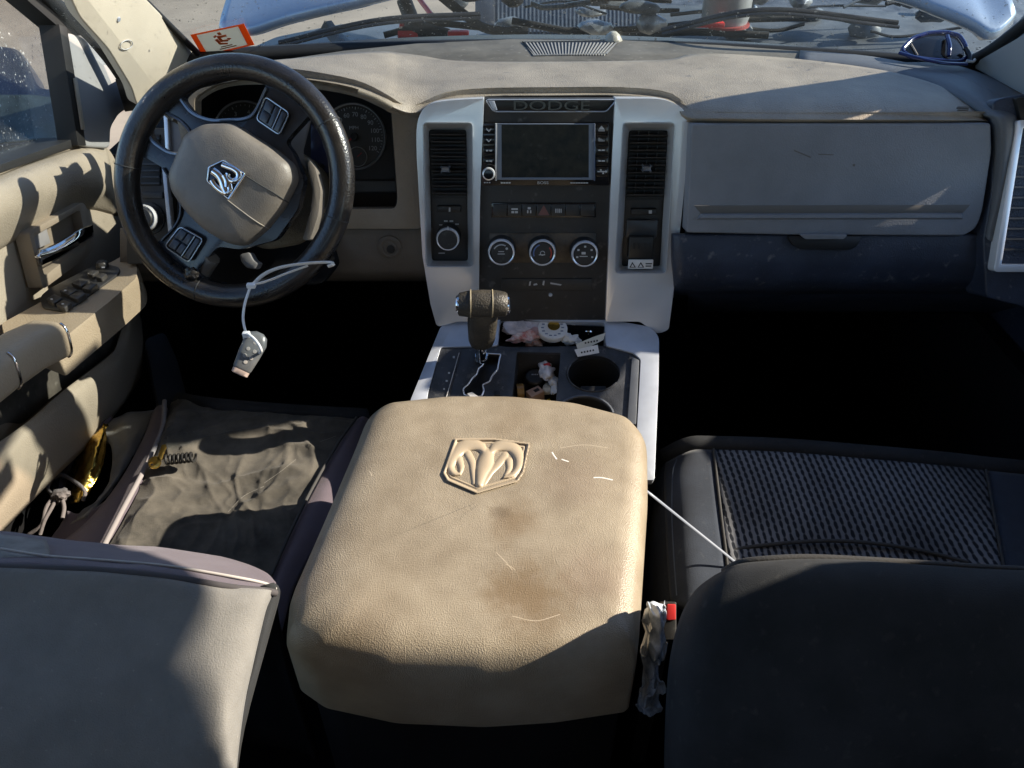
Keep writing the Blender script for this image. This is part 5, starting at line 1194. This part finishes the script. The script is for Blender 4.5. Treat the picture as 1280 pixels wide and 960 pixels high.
# backrest from behind
rowsP = []
prof = [(0, .70), (1, .655), (2, .63), (3, .615), (4, .605), (5, .60), (6, .60), (7, .605), (8, .66), (9, .80)]
topy = [(905, 715), (925, 704.5), (960, 700), (1010, 698), (1080, 701), (1160, 706), (1240, 711), (1320, 715), (1420, 722)]
ys = [None, 0, 6, 24, 60, 110, 170, 262, 380, 620]
lx = [906, 903, 890, 868, 849, 837, 832, 830, 832, 836]
for k in range(10):
    r = []
    for i, (x, y) in enumerate(topy):
        xx_ = x + (lx[k] - 905) * max(0, 1 - (x - 905) / 110) if True else x
        yy_ = (y + 5) if k == 0 else y + ys[k] * (1 if i else 1)
        t = prof[k][1] + (.05 if i == 0 else .014 if i == 1 else .002 if i == 2 else 0) * (1 if k > 1 else .4) + (.03 if k == 0 else 0)
        r.append(at(xx_, yy_, t))
    rowsP.append(r)
fe = rowsP[0]
surf('backrest_front', [[q + Vector((0, -.004, -.004)) for q in fe], [q + Vector((0, -.03, -.10)) for q in fe], [q + Vector((0, -.03, -.26)) for q in fe]], FABS, ps, 4, 4, .01)
surf('backrest', rowsP, FABD, ps, 6, 5, .02, wr(.0016, 14, 11))
tube('backrest_piping', catmull([at(x, y - .5, .657 + (.02 if i == 0 else .006 if i == 1 else 0)) for i, (x, y) in enumerate(topy)], 6), .0034, mat('piping_dark', (.035, .034, .034), .9, bump=.5, bscale=500), ps)
bk = thing('belt_buckle', 'seat belt buckle with red button beside the passenger seat', 'buckle', at(838, 780, .80))
plate('buckle_body', [(828, 752), (846, 752), (846, 800), (828, 800)], rowplane(752, .80, 800, .79), .02, BLACK, bk, r=3, bevel=.003)
plate('buckle_button', rect(834, 755, 845, 775), rowplane(752, .80, 800, .79), .006, RED, bk, lift=.003, r=2, bevel=.001)
# crumpled clear wrap in the gap
def wrapd(p, u, v):
    q = p * 55
    return p + Vector((.008 * noise.noise(q), .010 * noise.noise(q * 1.7 + Vector((5, 1, 2))), .016 * abs(noise.noise(q * 1.3 + Vector((1, 9, 4))))))
o = surf('clear_wrap', [[at(804, 756, .79), at(818, 757, .77), at(834, 756, .79)], [at(803, 790, .78), at(818, 792, .755), at(834, 790, .77)], [at(802, 830, .78), at(816, 830, .75), at(830, 830, .77)], [at(798, 868, .79), at(812, 868, .765), at(826, 868, .78)], [at(795, 888, .80), at(806, 894, .78), at(820, 896, .80)]],
         mat('crinkled_clear_film', (.42, .50, .62), .12, bump=.5, bscale=90, var=.5, vscale=60, col2=(.66, .72, .8), spec=1.), None, 12, 12, .001, wrapd, 20)
top(o, at(808, 890, .80)); tag(o, 'crumpled clear plastic wrap stuffed between armrest and passenger seat', 'plastic wrap')
o = tube('zip_tie', catmull([at(806, 612, .86), at(820, 623, .862), at(860, 655, .885), at(900, 687, .90), at(926, 708, .91)], 6), .0019, mat('shaded_white_nylon', (.20, .225, .28), .4), None, flat=.5)  # white tie with its bluish shade put into the colour
top(o, at(806, 612, .86)); tag(o, 'straight pale zip tie crossing from armrest to passenger cushion', 'zip tie')
# ---------------------------------------------------------------- things on the driver seat
kp_ = shift(zplane(1.125), 0)
ky_ = thing('brass_key', 'brass door key lying at the left edge of the driver seat', 'key', zt_(195, 578, 1.115))
plate('key_bow', ell(193, 577.5, 8.5, 7, 24, -.5), zplane(1.118), .0022, BRASS, ky_, bevel=.0005, holes=[ell(189.5, 580, 2.2, 1.8, 12)])
plate('key_blade', [(196, 574), (202, 556), (207, 555), (208, 559), (206, 562), (205.5, 565), (204, 567), (203, 571), (200, 577)], zplane(1.118), .002, BRASS, ky_, bevel=.0004)
hel = []
for i in range(120):
    f = i / 119; c = zt_(207 + 36 * f, 575 - 4 * f, 1.122); th = 2 * PI * 7 * f
    hel.append(c + Vector((.0, math.cos(th) * .006, math.sin(th) * .006)))
o = tube('coiled_cord', hel, .0018, RUBBER, None, segs=6); top(o, zt_(207, 576, 1.113)); tag(o, 'short black coiled cord beside the brass key', 'coiled cord')
gf = surf('gold_packet', [[zt_(*q) for q in r] for r in ([(134, 530, 1.06), (133, 531, 1.06), (132, 532, 1.058)], [(112, 548, 1.055), (124, 550, 1.068), (133, 552, 1.06)], [(94, 576, 1.045), (112, 580, 1.068), (128, 584, 1.058)], [(82, 606, 1.035), (100, 606, 1.06), (116, 610, 1.052)], [(80, 630, 1.03), (94, 628, 1.05), (106, 630, 1.04)])], GOLDF, None, 8, 8, .004, wr(.004, 90, 2))
top(gf, zt_(95, 628, 1.03)); tag(gf, 'shiny gold foil packet tucked in the seat side pouch', 'packet')
# ================================================================ driver door
dd = thing('driver_door', 'beige driver door panel with chrome handle, window switches and grab bar', 'car door', (-.68, 1.0, .6))
dp = xplane(-.665)
bord = [(-180, 290), (-60, 243), (0, 214), (60, 192), (106, 178, 6), (132, 180, 10), (146, 200, 12), (152, 250), (162, 308), (172, 340), (178, 420), (176, 468, 14), (120, 540), (60, 600), (0, 665), (-180, 860)]
plate('door_panel', bord, dp, .06, TRIMB, dd, r=6, bevel=.006, segs=3)
plate('door_sill', [(-180, 286), (-60, 236), (0, 206), (96, 172), (106, 179), (0, 216), (-180, 294)], dp, .05, RUBBER, dd, lift=.004, r=2, bevel=.003)
# upper roll of the panel
surf('upper_trim', [[at(x, y, -.665 / ((x - 640) / F) * k) for (x, y) in row] for row, k in (([(-160, 290), (-60, 246), (0, 218), (60, 196), (108, 182), (134, 186)], 1.0), ([(-160, 310), (-60, 264), (0, 234), (60, 210), (112, 196), (138, 204)], .965), ([(-160, 350), (-60, 300), (0, 268), (60, 242), (112, 226), (142, 236)], .955), ([(-160, 390), (-60, 340), (0, 304), (40, 284), (100, 254), (146, 262)], .985), ([(-160, 400), (-60, 350), (0, 312), (40, 290), (100, 262), (148, 270)], 1.0))], TRIMB, dd, 5, 5, .01)
hb = plate('handle_bezel', [(36, 290), (104, 252), (110, 262), (118, 310), (108, 322), (54, 362)], dp, .02, mat('bezel_tan', (.27, .22, .165), .45, bump=.2, bscale=500), dd, lift=.024, r=5, bevel=.003, holes=[rpoly([(42, 296), (100, 262), (108, 305), (56, 345)], 4, 3)])
plate('handle_recess', [(40, 294), (102, 258), (110, 308), (56, 350)], dp, .004, mat('recess_tan', (.22, .18, .135), .5), dd, lift=.010, bevel=0)
plate('lock_plate', [(40, 292), (58, 283), (64, 304), (46, 312)], dp, .008, mat('lock_grey', (.25, .24, .24), .4), dd, lift=.020, r=2)
hl = surf('door_handle', [[at(x, y, -.665 / ((x - 640) / F) * k) for x, y, k in r] for r in ([(46, 313, .955), (66, 306, .95), (84, 296, .945), (100, 286, .945), (116, 281, .955)], [(48, 321, .945), (68, 316, .94), (86, 307, .935), (102, 297, .935), (117, 290, .95)], [(52, 334, .955), (70, 325, .95), (88, 314, .945), (103, 304, .945), (117, 296, .96)])], CHROME, dd, 6, 5, .006)
# armrest with switch panel
az = 1.30
atp = plane3(at(0, 418, -.655 / (-640 / F)), at(150, 335, -.58 / (-490 / F)), at(60, 400, -.60 / (-580 / F)))
armt = [(-160, 560), (-160, 500), (0, 408), (60, 372), (130, 333), (160, 316, 8), (170, 320, 8), (175, 335), (172, 352, 8), (68, 432), (0, 480)]
def arm_at(x, y):
    return on(x, y, zplane(1.298))
rr0 = [arm_at(x, y) for x, y in rpoly([(0, 405), (60, 372), (128, 333), (158, 317, 8), (172, 326, 8), (173, 346, 8), (140, 375), (66, 434), (30, 420), (8, 436)], 4, 4)]
cc = sum(rr0, Vector()) / len(rr0)
rg = [[q + Vector((0, 0, -.045)) for q in rr0]] + [[cc + (q - cc) * s + Vector((0, 0, dz)) for q in rr0] for s, dz in ((1.0, -.012), (.995, -.004), (.98, 0), (.5, 0.0005), (.05, .0005))]
obj('armrest', loft_bm(rg), mat('armrest_tan', (.33, .26, .18), .5, bump=.3, bscale=450, btype='voronoi', var=.12), dd, angle=50)
gpath = [at(-70, 512, .80), at(-4, 462, .865), at(32, 438, .905), at(62, 424, .945)]
gd = (gpath[3] - gpath[1]).normalized(); gx = gd.cross(Vector((0, 0, 1))).normalized(); gz = gx.cross(gd)
def gsec(c, k=1.): return [c + gx * (.026 * k * math.copysign(abs(math.cos(q)) ** .55, math.cos(q))) + gz * (.024 * k * math.copysign(abs(math.sin(q)) ** .55, math.sin(q))) for q in [2 * PI * j / 32 for j in range(32)]]
obj('grab_bar', loft_bm([gsec(c) for c in gpath]), mat('armrest_tan', (.33, .26, .18), .5), dd, angle=50)
gs = 1 if (gx.x > 0) else -1
for c in (gpath[3], gpath[1]):
    r_ = gsec(c, 1.02); r_ = [q for q in r_ if (q - c).dot(gx) * gs > .016 and (q - c).dot(gz) > -.03]
    r_.sort(key=lambda q: math.atan2((q - c).dot(gz), (q - c).dot(gx) * gs))
    tube('chrome_strip', r_, .0016, CHROME, dd, segs=6)
spl = zplane(1.299)
sp_ = plate('switch_panel', [(50, 370), (62, 360), (118, 331), (128, 328), (150, 334), (149, 341), (92, 382), (76, 388), (52, 384)], spl, .004, mat('switch_panel_black', (.03, .028, .026), .4, var=.2), dd, lift=.0025, r=5, bevel=.001)
for q in ([(57, 373), (68, 367), (78, 372), (66, 379)], [(69, 380), (79, 374), (90, 378), (80, 385)], [(73, 363), (84, 357), (97, 362), (86, 369)], [(85, 370), (96, 364), (108, 366), (96, 374)], [(88, 353), (99, 347), (112, 350), (101, 358)], [(101, 360), (112, 353), (122, 354), (112, 362)], [(107, 341), (116, 336), (124, 338), (115, 344)], [(118, 345), (126, 340), (134, 342), (126, 348)]):
    b = plate('window_switch', q, spl, .007, mat('switch_dark', (.05, .046, .042), .3, var=.2), sp_, lift=.0085, r=2, bevel=.0015)
mj = lathe('mirror_joystick', [(0, .008), (.006, .008), (.0085, .005), (.009, 0)], on(129, 335, spl) + Vector((0, 0, .0025)), (0, 0, 1), mat('switch_dark', (.05, .046, .042), .3), sp_, 24)
plates('switch_mark', [rect(63, 373, 66, 374.5), rect(77, 379, 80, 380.5), rect(80, 362, 83, 363.5), rect(127, 333.5, 131, 335)], shift(spl, .009), .0005, INK, sp_)
# lower map pocket
plate('map_pocket', [(0, 490), (30, 470), (90, 424), (143, 386), (146, 430), (136, 444), (72, 492), (28, 530), (8, 528), (-60, 560), (-60, 530)], dp, .004, mat('pocket_dark', (.05, .044, .035), .7, var=.5, vscale=30, dust=.15), dd, lift=.002, r=6, bevel=0)
surf('pocket_lip', [[at(x, y, -.665 / ((x - 640) / F) * k) for x, y, k in r] for r in ([(158, 384, .985), (146, 430, .975), (134, 446, .965), (72, 494, .95), (28, 532, .945), (-60, 592, .94)], [(164, 388, .965), (160, 434, .955), (140, 460, .945), (78, 510, .935), (32, 552, .93), (-60, 625, .925)], [(176, 396, .97), (176, 442, .96), (146, 480, .95), (86, 538, .94), (40, 590, .935), (-60, 690, .93)], [(178, 410, .995), (176, 470, .985), (126, 540, .975), (66, 600, .965), (6, 662, .96), (-60, 730, .95)])], TRIMB, dd, 6, 5, .01)
# sail panel, window frame, glass
plate('sail_panel', [(84, 40), (104, 46), (126, 68), (150, 98), (168, 132), (150, 142), (139, 160), (138, 186), (106, 184), (100, 150), (92, 90)], dp, .03, PILLARG, dd, lift=.012, r=6, bevel=.004, segs=3)
plate('window_divider', [(74, 30), (84, 34), (108, 182), (98, 182)], dp, .03, RUBBER, dd, lift=.014, r=1, bevel=.003)
plate('divider_strip', [(93.5, 98), (96.5, 97), (107, 162), (103.5, 162)], dp, .003, mat('strip_tan', (.42, .37, .29), .5), dd, lift=.018, bevel=.0006)
plate('window_frame', [(10, -40), (46, -40), (92, 24), (104, 44), (84, 46), (76, 36), (34, 0)], dp, .03, RUBBER, dd, lift=.010, r=2, bevel=.003)
tube('door_seal', [at(v.x, v.y, v.z) for v in catmull([Vector((48, -14, 1.06)), Vector((96, 28, 1.15)), Vector((128, 62, 1.195)), Vector((154, 98, 1.24)), Vector((167, 126, 1.27))], 6)], .010, RUBBER, dd, segs=10)
plate('window_glass', [(-200, 300), (0, 216), (106, 182), (80, 36), (36, -6), (-60, -120), (-260, -120)], xplane(-.70), .004, DGLASS, dd, bevel=0)
mr = thing('side_mirror', 'side mirror housing, dark blue as in shade, outside the driver window', 'side mirror', at(30, 175, 1.30))
def M(x, y, t): return at(x, y, t)
mo = rpoly([(-60, 60), (0, 56, 10), (22, 60), (38, 84), (46, 106), (56, 112), (88, 110), (92, 130), (96, 176), (10, 184), (-60, 190)], 8, 4)
mp = plane3(at(0, 60, 1.27), at(90, 110, 1.30), at(20, 180, 1.28))
b0 = [on(x, y, mp) for x, y in mo]; mc = sum(b0, Vector()) / len(b0)
obj('mirror_housing', loft_bm([[mc + (q - mc) * s - mp[1] * d for q in b0] for s, d in ((.7, .09), (.92, .07), (1.0, .03), (1.0, .006), (.97, 0))]), mat('mirror_shade_blue', (.012, .022, .055), .3, var=.3, vscale=12), mr, angle=50)  # silver-blue housing, the shade on it put in as dark blue colour
plate('mirror_glass', [(-60, 118), (40, 118), (88, 124), (94, 170), (14, 178), (-60, 184)], mp, .004, mat('mirror_reflecting', (.09, .13, .14), .12, metal=.6, var=.5, vscale=30, speck=.5), mr, lift=.003, r=5)
# ================================================================ sticker, sunglasses
stq = [(238, 44), (305, 30), (318, 56), (254, 71)]
stt = thing('windshield_sticker', 'white permit sticker with orange border and orange figure, inside the windscreen', 'sticker', on_ws(254, 71))
P4 = [on_ws(x, y) + Vector((0, -.006, -.002)) for x, y in stq]
spn = plane3(P4[0], P4[1], P4[3])
def suv0(u, v):
    a = [Vector(q) for q in stq]; p = (a[0].lerp(a[1], u)).lerp(a[3].lerp(a[2], u), v); return (p.x, p.y)
plate('sticker_sheet', stq, spn, .0008, translucent('sticker_orange', (.85, .22, .05)), stt, bevel=0, holes=[[suv0(.10, .05), suv0(.88, .05), suv0(.88, .93), suv0(.10, .93)]])
A4 = [Vector(q) for q in stq]
def suv(u, v):
    p = (A4[0].lerp(A4[1], u)).lerp(A4[3].lerp(A4[2], u), v); return (p.x, p.y)
plate('sticker_face', [suv(.10, .05), suv(.88, .05), suv(.88, .93), suv(.10, .93)], spn, .0006, translucent('sticker_white', (.80, .78, .70)), stt, lift=0, bevel=0)
def sl(*p): return [suv(u, v) for u, v in p]
plates('sticker_print', [sl((.46, .14), (.52, .14), (.53, .26), (.47, .26)), sl((.42, .28), (.60, .30), (.60, .38), (.48, .38), (.50, .50), (.60, .52), (.58, .60), (.44, .56)), sl((.36, .42), (.42, .40), (.44, .60), (.56, .66), (.54, .72), (.40, .66)), sl((.58, .44), (.66, .50), (.60, .56)), sl((.36, .28), (.42, .22), (.43, .28), (.38, .34))], spn, .0004, ORANGE, stt, .0006)
plates('sticker_print', [sl((.40, .76), (.62, .76), (.62, .795), (.40, .795)), sl((.36, .84), (.68, .84), (.68, .875), (.36, .875))], spn, .0004, mat('print_brown', (.3, .12, .06), .6), stt, .0006)
sg = thing('sunglasses', 'blue framed dark sunglasses folded on the right end of the dashboard ledge', 'sunglasses', at(1160, 78, 1.17))
gpl = plane3(at(1125, 66, 1.165), at(1210, 74, 1.165), at(1170, 42, 1.185))
lens = [(1131, 62), (1142, 50), (1160, 43.5), (1180, 42), (1196, 46), (1203, 56), (1206, 70), (1196, 74), (1168, 72), (1140, 69)]
plate('lens', lens, gpl, .002, GLOSS, sg, r=4, bevel=.0004)
tube('frame', [on(x, y, gpl) for x, y in rpoly([(1126, 63), (1140, 48), (1160, 41), (1182, 40), (1199, 44), (1207, 56), (1210, 72), (1198, 77), (1166, 75), (1138, 71)], 5, 4)], .0032, FRAMEB, sg, closed=True, segs=10)
tube('bridge', catmull([on(1184, 45, shift(gpl, .004)), on(1187, 58, shift(gpl, .008)), on(1186, 70, shift(gpl, .004))], 5), .0032, FRAMEB, sg)
tube('temple_arm', catmull([at(1124, 66, 1.16), at(1150, 73, 1.145), at(1180, 79, 1.14), at(1208, 80, 1.15)], 6), .0036, FRAMEB, sg, flat=.7)
tube('temple_arm', catmull([at(1207, 60, 1.165), at(1212, 70, 1.16), at(1212, 80, 1.155)], 6), .0036, mat('temple_black', (.012, .012, .014), .3), sg)
tube('temple_tip', catmull([at(1208, 76, 1.15), at(1216, 77, 1.15), at(1219, 74, 1.15)], 6), .002, INK, sg)
tube('lens_glint', [on(1139, 55, shift(gpl, .002)), on(1147, 69, shift(gpl, .002))], .0012, mat('glint_tan', (.4, .33, .26), .4), sg)  # glint across the lens, drawn as a thin tan strip
# ================================================================ outside
bm = bmesh.new(); bmesh.ops.create_grid(bm, x_segments=2, y_segments=2, size=150)
g = obj('ground', bm, mat('gravel_ground', (.30, .25, .19), .95, bump=.6, bscale=40, var=.22, vscale=1.2), None); g['kind'] = 'structure'
def car(name, label, loc, rz, paint, sc=1.):
    t = thing(name, label, 'car', loc); t.rotation_euler = (0, 0, rz)
    def ad(nm, bm, m, par=None):
        me = bpy.data.meshes.new(nm); bm.to_mesh(me); bm.free(); me.materials.append(m)
        for p in me.polygons: p.use_smooth = True
        me.set_sharp_from_angle(angle=math.radians(40))
        o = bpy.data.objects.new(nm, me); COL.objects.link(o); o.parent = par or t; return o
    secs = [(-2.2, .42, .70, .70), (-2.05, .26, .86, .82), (-1.2, .20, .95, .88), (0, .20, .96, .90), (1.2, .20, .96, .90), (2.0, .26, .98, .84), (2.2, .42, .80, .72)]
    def sec(x, z0, z1, w): return [Vector((x, sx * w * k, z)) for sx, k, z in ((-1, .9, z0), (-1, 1, z0 + .2), (-1, 1, z1 - .15), (-1, .85, z1), (1, .85, z1), (1, 1, z1 - .15), (1, 1, z0 + .2), (1, .9, z0))]
    ad('body', loft_bm([sec(*s) for s in secs]), paint)
    ad('cabin', loft_bm([[Vector((x, y, z)) for x, y in ((a, -w), (b, -w), (b, w), (a, w))] for a, b, w, z in ((-1.5, 1.3, .78, .90), (-.9, .7, .62, 1.42))]), GLOSS)
    ad('roof', loft_bm([[Vector((x, y, z)) for x, y in ((-.95, -.64), (.74, -.64), (.74, .64), (-.95, .64))] for z in (1.41, 1.45)]), paint)
    for x in (-1.35, 1.35):
        for y in (-.88, .88):
            w = ad('wheel', lathe_bm([(.18, -.1), (.33, -.1), (.34, -.07), (.34, .07), (.33, .1), (.18, .1)], (x, y, .34), (0, 1, 0), 28), RUBBER)
            ad('rim', lathe_bm([(0, -.09), (.19, -.07), (.19, .07), (0, .09)], (x, y, .34), (0, 1, 0), 20), SILVERW, w)
    return t
car('parked_car', 'silver car parked beyond the driver window', (-7.2, 9.8, 0), math.radians(12), mat('silver_car_paint', (.42, .40, .42), .3, metal=.3, coat=.5))
car('parked_car', 'dark blue car parked ahead, seen above the steering wheel', (-4.6, 12.2, 0), math.radians(2), PAINTD)
js = thing('jack_stand', 'red jack stand standing left of the engine bay', 'jack stand', (-.36, 2.2, 1.0))
for x0 in (499, 515): plate('stand_post', rect(x0, 24, x0 + 6, 46), rowplane(20, 2.0, 46, 2.0), .02, RED, js, bevel=.002)
plate('stand_base', rect(497, 38, 522, 46), rowplane(20, 1.99, 46, 1.99), .03, RED, js, bevel=.002)
tube('stand_rod', [at(522, -4, 2.2), at(548, 30, 2.1)], .007, RED, js)
# ================================================================ camera and light
cd_ = bpy.data.cameras.new('camera'); cam = bpy.data.objects.new('camera', cd_); COL.objects.link(cam)
cd_.sensor_width = 36; cd_.lens = F / 1280 * 36; cd_.clip_start = .05; cd_.clip_end = 1000
cam.location = CAM; cam.rotation_euler = (PI / 2 - TILT, 0, 0); S.camera = cam
SUN = Vector((.83, .12, .47)).normalized()
el = math.asin(SUN.z); az = math.atan2(SUN.x, SUN.y)
w = bpy.data.worlds.new('World'); S.world = w; w.use_nodes = True
sk = w.node_tree.nodes.new('ShaderNodeTexSky'); sk.sky_type = 'NISHITA'; sk.sun_disc = False
sk.sun_elevation = el; sk.sun_rotation = az
bg = w.node_tree.nodes['Background']; bg.inputs['Strength'].default_value = .125; sk.ozone_density = 3.5; sk.dust_density = .3
w.node_tree.links.new(sk.outputs[0], bg.inputs['Color'])
sl_ = bpy.data.lights.new('sun', 'SUN'); sl_.energy = 5.0; sl_.angle = math.radians(.5); sl_.color = (1, .89, .73)
so = bpy.data.objects.new('sun', sl_); COL.objects.link(so); so.rotation_euler = SUN.to_track_quat('Z', 'Y').to_euler(); so.location = (6, 1, 5)
S.view_settings.view_transform = 'Standard'; S.view_settings.look = 'None'; S.view_settings.gamma = 1; S.view_settings.exposure = 1.2
S.cycles.use_denoising = True; S.cycles.max_bounces = 8; S.cycles.transparent_max_bounces = 12
